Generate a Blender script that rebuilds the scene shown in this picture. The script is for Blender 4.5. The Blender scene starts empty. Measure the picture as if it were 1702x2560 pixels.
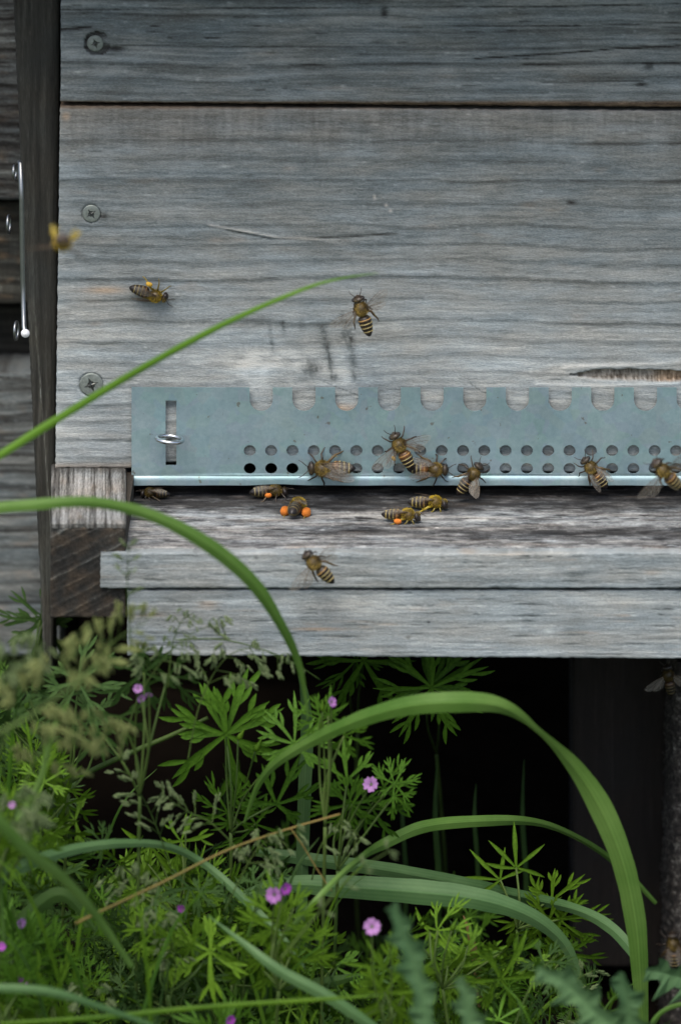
import bpy, math, random
import numpy as np
from mathutils import Vector, Matrix
from mathutils.geometry import delaunay_2d_cdt
random.seed(7)
C = bpy.context.scene.collection
scene = bpy.context.scene
MM = 0.001
PX = MM / 8.4                    # one photo pixel on the hive front, in metres

# ------------------------------------------------------------------ camera, sky, sun, exposure
DIST = 1.4
PITCH = math.radians(16.0)
cam_loc = Vector((0, -DIST * math.cos(PITCH), DIST * math.sin(PITCH)))
cd = bpy.data.cameras.new('camera'); cam = bpy.data.objects.new('camera', cd); C.objects.link(cam)
cam.location = cam_loc
cam.rotation_euler = (math.pi / 2 - PITCH, 0, 0)
cd.sensor_fit = 'HORIZONTAL'; cd.sensor_width = 24.0
cd.lens = 24.0 * DIST / (1702 * PX)
cd.clip_start = 0.02; cd.clip_end = 400
cd.dof.use_dof = True; cd.dof.focus_distance = DIST - 0.018; cd.dof.aperture_fstop = 9.0
scene.camera = cam

world = bpy.data.worlds.new('World'); scene.world = world; world.use_nodes = True
wn = world.node_tree; wn.nodes.clear()
sky = wn.nodes.new('ShaderNodeTexSky'); sky.sky_type = 'NISHITA'; sky.sun_disc = False
SUN_EL, SUN_AZ = math.radians(62), math.radians(200)
sky.sun_elevation = SUN_EL; sky.sun_rotation = SUN_AZ
sky.air_density = 1.0; sky.dust_density = 4.0; sky.ozone_density = 1.0
bg = wn.nodes.new('ShaderNodeBackground'); bg.inputs['Strength'].default_value = 0.13
wo = wn.nodes.new('ShaderNodeOutputWorld')
wn.links.new(sky.outputs[0], bg.inputs[0]); wn.links.new(bg.outputs[0], wo.inputs[0])
sd = bpy.data.lights.new('sun', 'SUN'); sd.energy = 1.4; sd.angle = math.radians(35); sd.color = (1, .97, .92)
sun = bpy.data.objects.new('sun', sd); C.objects.link(sun)
sdir = Vector((math.sin(SUN_AZ) * math.cos(SUN_EL), math.cos(SUN_AZ) * math.cos(SUN_EL), math.sin(SUN_EL)))
sun.rotation_euler = sdir.to_track_quat('Z', 'Y').to_euler()
vs = scene.view_settings
vs.view_transform = 'Standard'; vs.look = 'None'; vs.exposure = 0.90; vs.gamma = 1.0; vs.use_curve_mapping = False

# ------------------------------------------------------------------ pixel rays onto real planes
_cp, _sp = math.cos(PITCH), math.sin(PITCH)
FW = np.array([0, _cp, -_sp]); UP = np.array([0, _sp, _cp]); RT = np.array([1.0, 0, 0])
CL = np.array(cam_loc)
def rays(px, py):
    a = (np.asarray(px, float) - 851) * PX / DIST
    b = (1280 - np.asarray(py, float)) * PX / DIST
    return FW + a[..., None] * RT + b[..., None] * UP
def onY(px, py, Y):
    d = rays(px, py); t = (Y * 1.0 - CL[1]) / d[..., 1]
    return CL + d * t[..., None]
def onZ(px, py, Z):
    d = rays(px, py); t = (Z * 1.0 - CL[2]) / d[..., 2]
    return CL + d * t[..., None]
def P(px, py, Y=0.0):            # Y in millimetres
    return Vector(onY(np.array(px), np.array(py), Y * MM))
def sc_at(Y): return (DIST + Y * MM * _cp) / DIST   # size factor of a photo pixel at depth Y (mm)

def pix_y(Y, Z):                 # photo row of a point at depth Y mm, height Z mm (x = 0)
    v = Vector((0, Y * MM - cam_loc.y, Z * MM - cam_loc.z))
    return 1280 - v.dot(Vector(UP)) / v.dot(Vector(FW)) * DIST / PX
# ------------------------------------------------------------------ noise in numpy
def _h(ix, iy, s):
    n = (ix.astype(np.int64) * 374761393 + iy.astype(np.int64) * 668265263 + int(s) * 974711) & 0xffffffff
    n = ((n ^ (n >> 13)) * 1274126177) & 0xffffffff
    n = (n ^ (n >> 16)) & 0xffffffff
    return n.astype(float) / 4294967295.0
def vn(x, y, s=0):
    x = np.asarray(x, float); y = np.asarray(y, float)
    ix, iy = np.floor(x), np.floor(y); fx, fy = x - ix, y - iy
    fx = fx * fx * (3 - 2 * fx); fy = fy * fy * (3 - 2 * fy)
    a = _h(ix, iy, s); b = _h(ix + 1, iy, s); c = _h(ix, iy + 1, s); d = _h(ix + 1, iy + 1, s)
    return (a * (1 - fx) + b * fx) * (1 - fy) + (c * (1 - fx) + d * fx) * fy - 0.5
def fbm(x, y, s=0, o=3):
    r = 0; a = 1.0; t = 0
    for k in range(o):
        r = r + a * vn(x * 2 ** k, y * 2 ** k, s + 17 * k); t += a; a *= .55
    return r / t * 1.6
def ss(a, b, x):
    t = np.clip((x - a) / (b - a), 0, 1); return t * t * (3 - 2 * t)
def blob(U, V, x, y, rx, ry, soft=1.0):
    d = ((U - x) / rx) ** 2 + ((V - y) / ry) ** 2
    return np.exp(-d * soft)
def line(U, V, pts, w):
    """ soft line through pts (x increasing), w = half width px """
    xs = [p[0] for p in pts]; ys = [p[1] for p in pts]
    yc = np.interp(U, xs, ys)
    inside = ss(xs[0] - 4, xs[0] + 12, U) * (1 - ss(xs[-1] - 12, xs[-1] + 4, U))
    return np.exp(-((V - yc) / w) ** 2) * inside

# ------------------------------------------------------------------ materials
def nm(name):
    m = bpy.data.materials.new(name); m.use_nodes = True
    nt = m.node_tree; b = nt.nodes['Principled BSDF']
    return m, nt, b
def mapping(nt, scale, coord='Object', rot=(0, 0, 0)):
    tc = nt.nodes.new('ShaderNodeTexCoord'); mp = nt.nodes.new('ShaderNodeMapping')
    mp.inputs['Scale'].default_value = scale; mp.inputs['Rotation'].default_value = rot
    nt.links.new(tc.outputs[coord], mp.inputs[0]); return mp.outputs[0]
def noise(nt, vec, scale=1, detail=3, rough=.55):
    n = nt.nodes.new('ShaderNodeTexNoise'); n.inputs['Scale'].default_value = scale
    n.inputs['Detail'].default_value = detail; n.inputs['Roughness'].default_value = rough
    nt.links.new(vec, n.inputs['Vector']); return n.outputs['Fac']
def math_(nt, op, a, b=None):
    n = nt.nodes.new('ShaderNodeMath'); n.operation = op
    for i, v in enumerate((a, b)):
        if v is None: continue
        if isinstance(v, (int, float)): n.inputs[i].default_value = v
        else: nt.links.new(v, n.inputs[i])
    return n.outputs[0]
def ramp(nt, fac, stops):
    r = nt.nodes.new('ShaderNodeValToRGB'); cr = r.color_ramp
    while len(cr.elements) < len(stops): cr.elements.new(.5)
    for e, (p, c) in zip(cr.elements, stops): e.position = p; e.color = (*c, 1)
    nt.links.new(fac, r.inputs[0]); return r.outputs[0]
def mixc(nt, fac, a, b, mode='MIX'):
    n = nt.nodes.new('ShaderNodeMix'); n.data_type = 'RGBA'; n.blend_type = mode
    if isinstance(fac, (int, float)): n.inputs['Factor'].default_value = fac
    else: nt.links.new(fac, n.inputs['Factor'])
    for i, v in (('A', a), ('B', b)):
        s = [x for x in n.inputs if x.name == i and x.type == 'RGBA'][0]
        if isinstance(v, tuple): s.default_value = (*v, 1)
        else: nt.links.new(v, s)
    return [o for o in n.outputs if o.type == 'RGBA'][0]
def bump(nt, b, h, strength=.4, dist=.0003):
    n = nt.nodes.new('ShaderNodeBump'); n.inputs['Strength'].default_value = strength
    n.inputs['Distance'].default_value = dist
    nt.links.new(h, n.inputs['Height']); nt.links.new(n.outputs[0], b.inputs['Normal'])

def wood_mat(name, axis='X', stops=None, warmc=(.30, .19, .10), amp=.22):
    m, nt, b = nm(name)
    at = nt.nodes.new('ShaderNodeAttribute'); at.attribute_name = 'tone'
    aw = nt.nodes.new('ShaderNodeAttribute'); aw.attribute_name = 'warm'
    s = {'X': (210, 1500, 1500), 'Z': (1500, 1500, 110), 'Y': (1500, 110, 1500), 'E': (700, 700, 700)}[axis]
    s2 = {'X': (1100, 3000, 3000), 'Z': (3200, 3200, 420), 'Y': (3200, 420, 3200), 'E': (2500, 2500, 2500)}[axis]
    n1 = noise(nt, mapping(nt, s), 1, 4, .6); n2 = noise(nt, mapping(nt, s2), 1, 3, .6)
    f = math_(nt, 'ADD', math_(nt, 'MULTIPLY', math_(nt, 'SUBTRACT', n1, .5), amp * 1.8), math_(nt, 'MULTIPLY', math_(nt, 'SUBTRACT', n2, .5), amp * 1.8))
    t = math_(nt, 'ADD', at.outputs['Fac'], f)
    col = ramp(nt, t, stops or [(0.0, (.012, .011, .010)), (.22, (.058, .060, .058)), (.45, (.135, .148, .146)), (.7, (.275, .29, .285)), (1.0, (.52, .53, .51))])
    n3 = noise(nt, mapping(nt, (35, 160, 160) if axis == 'X' else (60, 60, 60)), 1, 3)
    tint = ramp(nt, n3, [(.35, (.92, 1.01, 1.07)), (.65, (1.03, 1.0, .95))])
    col = mixc(nt, .85, col, tint, 'MULTIPLY')
    lum = math_(nt, 'MULTIPLY', t, 1.0)
    wc = mixc(nt, lum, (.03, .018, .008), tuple(min(1, c * 2.0) for c in warmc))
    col = mixc(nt, aw.outputs['Fac'], col, wc)
    nt.links.new(col, b.inputs['Base Color'])
    b.inputs['Roughness'].default_value = .82; b.inputs['Specular IOR Level'].default_value = .25
    bump(nt, b, math_(nt, 'ADD', n1, n2), .5, .00035)
    return m
M = {}
M['wood'] = wood_mat('weathered_wood')
M['wood_post'] = wood_mat('post_wood', 'Z', [(0, (.006, .006, .005)), (.4, (.029, .028, .023)), (.7, (.070, .069, .058)), (1, (.22, .23, .21))])  # dark weathered tones that also carry the shade of the set-back post
M['wood_rail'] = wood_mat('rail_top_wood', 'Y', [(0, (.015, .012, .010)), (.4, (.10, .095, .085)), (.7, (.27, .26, .24)), (1, (.50, .48, .45))], amp=.3)
M['wood_end'] = wood_mat('end_grain_wood', 'E', [(0, (.005, .0045, .004)), (.4, (.026, .025, .022)), (.7, (.085, .083, .074)), (1, (.24, .23, .2))], amp=.3)
M['wood_land'] = wood_mat('landing_wood', 'X', [(0, (.006, .006, .006)), (.3, (.035, .034, .034)), (.5, (.11, .11, .11)), (.75, (.31, .31, .30)), (1, (.60, .60, .57))], amp=.32)
M['wood_dark'] = wood_mat('dark_stand_wood', 'Z', [(0, (.004, .003, .003)), (.5, (.016, .013, .011)), (1, (.05, .04, .035))])

def simple(name, col, rough=.6, metal=0, var=.15, sc=300, spec=.4, bmp=0.0):
    m, nt, b = nm(name)
    n = noise(nt, mapping(nt, (sc, sc, sc)), 1, 4)
    c = mixc(nt, n, tuple(max(0, x * (1 - var * 2)) for x in col), tuple(min(1, x * (1 + var * 2)) for x in col))
    nt.links.new(c, b.inputs['Base Color'])
    b.inputs['Roughness'].default_value = rough; b.inputs['Metallic'].default_value = metal
    b.inputs['Specular IOR Level'].default_value = spec
    if bmp: bump(nt, b, n, bmp, .0004)
    return m
def zinc():
    m, nt, b = nm('galvanised_steel')
    n1 = noise(nt, mapping(nt, (45, 45, 45)), 1, 3); n2 = noise(nt, mapping(nt, (900, 900, 900)), 1, 4, .7)
    v = nt.nodes.new('ShaderNodeTexVoronoi'); v.inputs['Scale'].default_value = 1
    nt.links.new(mapping(nt, (260, 260, 260)), v.inputs['Vector'])
    f = math_(nt, 'ADD', math_(nt, 'MULTIPLY', n1, .6), math_(nt, 'MULTIPLY', n2, .4))
    c = ramp(nt, f, [(.3, (.19, .285, .305)), (.55, (.28, .385, .405)), (.75, (.39, .49, .505))])
    c = mixc(nt, .06, c, v.outputs['Color'], 'SOFT_LIGHT')
    sp = noise(nt, mapping(nt, (420, 420, 420)), 1, 2)
    rust = ramp(nt, sp, [(.705, (0, 0, 0)), (.74, (1, 1, 1))])
    c = mixc(nt, math_(nt, 'MULTIPLY', rust, .6), c, (.12, .085, .05))
    nt.links.new(c, b.inputs['Base Color'])
    b.inputs['Metallic'].default_value = .62
    nt.links.new(math_(nt, 'ADD', math_(nt, 'MULTIPLY', n2, .25), .36), b.inputs['Roughness'])
    bump(nt, b, n2, .12, .0002)
    return m
M['zinc'] = zinc()
M['steel'] = simple('bright_wire_steel', (.55, .57, .58), .25, 1.0, .08, 500)
M['screw'] = simple('dull_screw_steel', (.20, .225, .205), .55, .5, .25, 900, bmp=.3)
M['screw_slot'] = simple('screw_recess_steel', (.07, .075, .07), .3, .8, .3, 1500)
M['black'] = simple('soot_dark_wood', (.006, .005, .004), 1, 0, .2, 200, spec=.0)  # near-black colour paints the shade under and behind the hives
M['soil'] = simple('dark_soil', (.010, .008, .006), 1, 0, .4, 120, spec=.0, bmp=.6)
M['meadow'] = simple('meadow_ground', (.05, .07, .03), .95, 0, .3, 3)
M['roofm'] = simple('roof_sheet', (.12, .12, .12), .6, .3)
def stone():
    m, nt, b = nm('rough_concrete')
    n = noise(nt, mapping(nt, (380, 380, 380)), 1, 5, .7); n2 = noise(nt, mapping(nt, (90, 90, 90)), 1, 3)
    c = ramp(nt, n, [(.40, (.010, .009, .008)), (.54, (.06, .054, .048)), (.66, (.24, .24, .22))])
    c = mixc(nt, n2, c, (.12, .085, .05), 'SOFT_LIGHT')
    nt.links.new(c, b.inputs['Base Color']); b.inputs['Roughness'].default_value = .9
    bump(nt, b, n, .9, .001); return m
M['stone'] = stone()
def leafm(name, c1, c2, rough=.5, trans=.25, tipc=None):
    m, nt, b = nm(name)
    oi = nt.nodes.new('ShaderNodeObjectInfo')
    n = noise(nt, mapping(nt, (90, 90, 90)), 1, 3)
    n0 = noise(nt, mapping(nt, (22, 22, 22)), 1, 2)
    f = math_(nt, 'ADD', math_(nt, 'ADD', math_(nt, 'MULTIPLY', n, .6), math_(nt, 'MULTIPLY', math_(nt, 'SUBTRACT', n0, .4), .9)), math_(nt, 'MULTIPLY', oi.outputs['Random'], .3))
    c = ramp(nt, f, [(.25, c1), (.75, c2)])
    ar = nt.nodes.new('ShaderNodeAttribute'); ar.attribute_name = 'rib'
    c = mixc(nt, math_(nt, 'MULTIPLY', ar.outputs['Fac'], .28), c, tuple(min(1, x * 1.9 + .01) for x in c2))
    nt.links.new(c, b.inputs['Base Color']); b.inputs['Roughness'].default_value = rough
    b.inputs['Specular IOR Level'].default_value = .14
    n4 = noise(nt, mapping(nt, (700, 700, 700)), 1, 2); bump(nt, b, n4, .25, .0003)
    tr = nt.nodes.new('ShaderNodeBsdfTranslucent'); nt.links.new(c, tr.inputs['Color'])
    mx = nt.nodes.new('ShaderNodeMixShader'); mx.inputs[0].default_value = trans
    nt.links.new(b.outputs[0], mx.inputs[1]); nt.links.new(tr.outputs[0], mx.inputs[2])
    nt.links.new(mx.outputs[0], nt.nodes['Material Output'].inputs[0])
    return m
M['grass'] = leafm('grass_blade_green', (.055, .130, .018), (.125, .220, .050), .42, .25)
M['grass_sat'] = leafm('fresh_grass_green', (.050, .125, .008), (.095, .20, .018), .45, .2)
M['pin'] = simple('cut_wire_end', (.75, .75, .76), .5, .3, .03, 500)
M['steel_dull'] = simple('dull_wire_steel', (.26, .27, .27), .38, 1.0, .1, 500)
M['grass_blue'] = leafm('grass_blade_blue_green', (.045, .105, .034), (.095, .175, .065), .45, .2)
M['leaf'] = leafm('cut_leaf_green', (.018, .056, .004), (.062, .145, .010), .55, .2)
M['leaf_b'] = leafm('yellow_green_leaf', (.030, .080, .004), (.095, .185, .010), .55, .2)
M['leaf_dark'] = leafm('deep_green_leaf', (.012, .034, .007), (.035, .075, .014), .6, .15)  # dark leaf green, also used to paint shade into the gaps
M['thistle'] = leafm('thistle_green', (.035, .085, .034), (.085, .16, .065), .6, .2)
M['seed'] = leafm('grass_spikelet', (.09, .14, .05), (.22, .28, .13), .6, .3)
M['seed_tan'] = leafm('tan_spikelet', (.12, .16, .045), (.27, .30, .11), .6, .3)
M['straw'] = leafm('straw_stem', (.11, .10, .03), (.21, .15, .045), .6, .1)
M['stem'] = leafm('green_stem', (.03, .06, .012), (.07, .11, .025), .5, .1)
M['petal'] = leafm('purple_petal', (.30, .10, .34), (.50, .26, .54), .5, .35)
M['petal_deep'] = leafm('magenta_petal', (.25, .03, .30), (.42, .09, .46), .5, .35)
M['dry'] = leafm('dry_leaf', (.12, .08, .03), (.22, .14, .06), .7, .2)
def vcol(name, rough, spec=.4, coat=0, sheen=0.0):
    m, nt, b = nm(name); a = nt.nodes.new('ShaderNodeAttribute'); a.attribute_name = 'Col'
    n = noise(nt, mapping(nt, (2500, 2500, 2500)), 1, 3)
    c = mixc(nt, .6, a.outputs['Color'], ramp(nt, n, [(.3, (.7, .7, .7)), (.7, (1.25, 1.2, 1.1))]), 'MULTIPLY')
    nt.links.new(c, b.inputs['Base Color']); b.inputs['Roughness'].default_value = rough
    b.inputs['Specular IOR Level'].default_value = spec
    return m
M['bee'] = vcol('bee_body', .42, .45)
M['fur'] = vcol('bee_fur', .8, .1)
M['pollen'] = simple('orange_pollen', (.56, .165, .02), .9, 0, .2, 2500, bmp=.4)
M['pollen_y'] = simple('yellow_pollen', (.50, .30, .04), .9, 0, .2, 2500, bmp=.4)
def wingm():
    m, nt, b = nm('bee_wing_membrane')
    b.inputs['Base Color'].default_value = (.33, .30, .25, 1); b.inputs['Roughness'].default_value = .3
    tr = nt.nodes.new('ShaderNodeBsdfTransparent'); mx = nt.nodes.new('ShaderNodeMixShader')
    n = noise(nt, mapping(nt, (1500, 1500, 1500)), 1, 2)
    nt.links.new(math_(nt, 'ADD', math_(nt, 'MULTIPLY', n, .28), .10), mx.inputs[0])
    nt.links.new(tr.outputs[0], mx.inputs[1]); nt.links.new(b.outputs[0], mx.inputs[2])
    nt.links.new(mx.outputs[0], nt.nodes['Material Output'].inputs[0]); return m
M['wing'] = wingm()
M['vein'] = simple('wing_vein', (.07, .045, .025), .5)

# ------------------------------------------------------------------ objects
def thing(name, label, cat, loc=(0, 0, 0), group=None):
    o = bpy.data.objects.new(name, None); C.objects.link(o); o.location = loc
    o.empty_display_size = .005
    tag(o, label, cat, group); return o
def tag(o, label, cat, group=None, kind=None):
    if label: o['label'] = label
    if cat: o['category'] = cat
    if group: o['group'] = group
    if kind: o['kind'] = kind
    return o
def link(name, me, parent=None):
    o = bpy.data.objects.new(name, me); C.objects.link(o)
    if parent is not None:
        o.parent = parent
        if parent.type == 'EMPTY' or parent.location.length > 0:
            o.matrix_parent_inverse = Matrix.Translation(-parent.location) if parent.parent is None else Matrix()
    return o
class MB:
    def __init__(s): s.v = []; s.f = []; s.m = []; s.a = []; s.c = []
    def add(s, vs, fs, mi=0, a=None, c=None):
        n = len(s.v); s.v += [tuple(v) for v in vs]; s.f += [tuple(i + n for i in f) for f in fs]; s.m += [mi] * len(fs)
        s.a += list(a) if a is not None else [0.0] * len(vs)
        s.c += [tuple(x) for x in c] if c is not None else [(.5, .5, .5)] * len(vs)
    def tube(s, pts, rad, n=6, mi=0, col=None, cap=True):
        pts = [Vector(p) for p in pts]; vs = []; fs = []
        if isinstance(rad, (int, float)): rad = [rad] * len(pts)
        prev = None
        for i, p in enumerate(pts):
            t = (pts[min(i + 1, len(pts) - 1)] - pts[max(i - 1, 0)])
            if t.length < 1e-12: t = Vector((0, 0, 1))
            t.normalize()
            if prev is None:
                prev = t.orthogonal().normalized()
            u = (prev - t * prev.dot(t))
            if u.length < 1e-6: u = t.orthogonal()
            u.normalize(); prev = u; w = t.cross(u)
            for k in range(n):
                a = 2 * math.pi * k / n; vs.append(p + (u * math.cos(a) + w * math.sin(a)) * rad[i])
        for i in range(len(pts) - 1):
            for k in range(n):
                a = i * n + k; b = i * n + (k + 1) % n; fs.append((a, b, b + n, a + n))
        if cap:
            fs.append(tuple(range(n - 1, -1, -1))); L = (len(pts) - 1) * n; fs.append(tuple(L + k for k in range(n)))
        s.add(vs, fs, mi, None, [col] * len(vs) if col else None)
    def ellipsoid(s, c, r, mi=0, col=None, n=10, m=7, rot=None):
        vs = []; fs = []; c = Vector(c)
        for i in range(m + 1):
            ph = math.pi * i / m
            for k in range(n):
                a = 2 * math.pi * k / n
                v = Vector((r[0] * math.cos(ph), r[1] * math.sin(ph) * math.cos(a), r[2] * math.sin(ph) * math.sin(a)))
                if rot: v = rot @ v
                vs.append(c + v)
        for i in range(m):
            for k in range(n):
                a = i * n + k; b = i * n + (k + 1) % n; fs.append((a, a + n, b + n, b))
        s.add(vs, fs, mi, None, [col] * len(vs) if col else None)
    def box(s, x0, x1, y0, y1, z0, z1, mi=0):
        vs = [(x, y, z) for x in (x0, x1) for y in (y0, y1) for z in (z0, z1)]
        fs = [(0, 1, 3, 2), (4, 6, 7, 5), (0, 4, 5, 1), (2, 3, 7, 6), (0, 2, 6, 4), (1, 5, 7, 3)]
        s.add(vs, fs, mi)
    def mesh(s, name, mats, smooth=True, col=False):
        me = bpy.data.meshes.new(name); me.from_pydata([tuple(v) for v in s.v], [], s.f)
        for m in (mats if isinstance(mats, list) else [mats]): me.materials.append(m)
        me.polygons.foreach_set('material_index', s.m)
        me.polygons.foreach_set('use_smooth', [smooth] * len(s.f))
        a = me.attributes.new('rib', 'FLOAT', 'POINT'); a.data.foreach_set('value', s.a)
        if col:
            a = me.attributes.new('Col', 'FLOAT_COLOR', 'POINT')
            a.data.foreach_set('color', np.array([(*c, 1) for c in s.c], dtype=np.float32).ravel())
        me.update(); return me
    def build(s, name, mats, parent=None, **k): return link(name, s.mesh(name, mats, **k), parent)

# ------------------------------------------------------------------ boards
def board(name, parent, u0, u1, v0, v1, plane, fn, mat, thick=20, step=4, bevel=5.0, nib=1.0, seed=1, extra_left=None):
    """front face = dense relief grid over photo-pixel coordinates on a real plane; sides fall back by `thick` mm"""
    _e = lambda f: float(f(np.array([700.]))[0]) if callable(f) else float(f)
    nu = max(4, int(abs(_e(u1) - _e(u0)) / step)); vmid0 = _e(v0); vmid1 = _e(v1)
    nv = max(4, int(abs(vmid1 - vmid0) / step))
    s = np.linspace(0, 1, nu); t = np.linspace(0, 1, nv)
    S, T = np.meshgrid(s, t)
    def val(f, x): return f(x) if callable(f) else np.full_like(x, float(f))
    # left/right edges may depend on t through callables of v
    Vg = vmid0 + (vmid1 - vmid0) * T
    L = val(u0, Vg) if callable(u0) else np.full_like(S, float(u0)); R = val(u1, Vg) if callable(u1) else np.full_like(S, float(u1))
    L = L + nib * 2.0 * vn(Vg / 6, Vg * 0, seed + 5) * (1 if nib else 0)
    U = L + (R - L) * S
    A = val(v0, U); B = val(v1, U)
    A = A + nib * 2.2 * vn(U / 14, U * 0, seed + 6); B = B + nib * 2.2 * vn(U / 11, U * 0 + 3, seed + 7)
    V = np.minimum(A + (np.max(B) - A) * T, B)
    tone, warm, disp = fn(U, V)
    du = np.minimum(U - L, R - U); dv = np.minimum(V - A, B - V); e = np.minimum(du, dv)
    bv = np.clip(1 - e / bevel, 0, 1) ** 2 * bevel / 8.4 * .8
    disp = disp - bv
    kind, val0 = plane
    if kind == 'Y': base = onY(U, V, np.full_like(U, val0 * MM)); n = np.array([0, -1.0, 0])
    elif kind == 'Z': base = onZ(U, V, np.full_like(U, val0 * MM)); n = np.array([0, 0, 1.0])
    co = base + n * (disp * MM)[..., None]
    n0 = nu * nv
    idx = np.arange(n0).reshape(nv, nu)
    q = np.stack([idx[:-1, :-1], idx[1:, :-1], idx[1:, 1:], idx[:-1, 1:]], -1).reshape(-1, 4)
    loop = np.concatenate([idx[0, :], idx[1:, -1], idx[-1, -2::-1], idx[-2:0:-1, 0]])
    cof = co.reshape(-1, 3); back = cof[loop] - n * thick * MM
    verts = np.concatenate([cof, back]); m = len(loop); bi = np.arange(m) + n0
    sk = np.stack([loop, np.roll(loop, -1), np.roll(bi, -1), bi], -1)
    faces = np.concatenate([q, sk]).tolist() + [list(map(int, bi[::-1]))]
    me = bpy.data.meshes.new(name); me.from_pydata(verts.tolist(), [], faces)
    me.materials.append(mat)
    sm = np.zeros(len(faces), bool); sm[:len(q)] = True; me.polygons.foreach_set('use_smooth', sm)
    for an, arr in (('tone', tone), ('warm', warm)):
        a = me.attributes.new(an, 'FLOAT', 'POINT'); f = np.clip(arr, 0, 1).ravel()
        a.data.foreach_set('value', np.concatenate([f, f[loop] * .8]).astype(np.float32))
    me.validate(); me.update()
    return link(name, me, parent)

def grain(U, V, seed, warp=14, ring=46, ringamp=.22, streak=.20, fl_=1.0, cr_=1.0):
    w = warp * fbm(U / 520, V / 190, seed) + warp * .35 * fbm(U / 150, V / 70, seed + 3)
    v2 = V + w
    r = v2 / ring + .6 * fbm(v2 / 140, v2 * 0, seed + 9)
    fr = r - np.floor(r)
    k = _h(np.floor(r), np.floor(r) * 0, seed + 11)
    lines = np.exp(-((fr - .12) / .10) ** 2) * (.35 + .9 * k) + (1 - ss(.1, .6, fr)) * .35 * k
    t = .52 - ringamp * lines * (.7 + .6 * fbm(U / 260, v2 / 40, seed + 12))
    t = t + streak * .9 * fbm(U / 420, v2 / 6.5, seed + 1) + streak * .45 * fbm(U / 120, v2 / 3.4, seed + 2) + streak * .5 * fbm(U / 300, v2 / 16, seed + 6)
    t = t + .10 * fbm(U / 90, V / 45, seed + 4)
    fl = np.clip(fbm(U / 26, v2 / 4.0, seed + 21, 2) - .46, 0, 1) * .9 * fl_     # pale raised fibres
    t = t + fl
    fine = np.clip(-fbm(U / 130, v2 / 2.6, seed + 31, 2) - .40, 0, 1)        # hair cracks
    fine = fine * cr_
    t = t - fine * 1.0
    d = .10 * (t - .5) + .12 * fbm(U / 200, v2 / 7, seed + 1) - .25 * fine
    return t, d

HIVE = thing('beehive', 'weathered grey wooden beehive with perforated metal entrance strip and bees on its front', 'beehive', (0, 0, 0))

def f_top(U, V):
    t, d = grain(U, V, 3, 16, 38, .20, .21)
    t = t + .0
    warm = np.clip(fbm(U / 160, V / 22, 40) - .34, 0, 1) * .5
    for pts, w, a in (([(140, 22), (500, 20), (900, 17), (1300, 16), (1705, 8)], 1.6, .45), ([(140, 74), (185, 70), (232, 66)], 2.0, .8),
                      ([(1180, 146), (1400, 132), (1550, 120), (1705, 113)], 1.8, .6), ([(1000, 66), (1500, 62), (1705, 55)], 1.5, .35),
                      ([(300, 112), (700, 116), (1250, 118)], 1.5, .3), ([(1300, 160), (1705, 157)], 1.5, .35), ([(1350, 205), (1705, 199)], 1.5, .3)):
        l = line(U, V, pts, w); t -= a * l; d -= .5 * a * l
    for x, y, rx, ry in ((1622, 166, 11, 8), (1602, 211, 14, 5), (960, 30, 8, 14)):
        b = blob(U, V, x, y, rx, ry); t -= .4 * b; d -= .3 * b
    t += .18 * blob(U, V, 175, 130, 30, 12) + .15 * blob(U, V, 300, 175, 80, 8)
    h = ss(.9, 1.0, np.exp(-(((U - 243) / 33) ** 2 + ((V - 108) / 29) ** 2) ** 3) + .0)   # worn pocket round the screw
    h = (((U - 243) / 34) ** 2 + ((V - 108) / 30) ** 2 < 1).astype(float)
    h2 = blob(U, V, 292, 121, 24, 7); h = .5 * np.clip(h * (1 - blob(U, V, 290, 100, 34, 13) * 1.6), 0, 1)
    t -= .75 * h + .5 * h2; d -= 1.6 * h + .6 * h2
    edge = ss(248, 258, V + 3 * fbm(U / 60, V * 0, 3)); t -= edge * .4; warm = np.clip(warm + edge * .6, 0, 1)
    return t, warm, d
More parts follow.
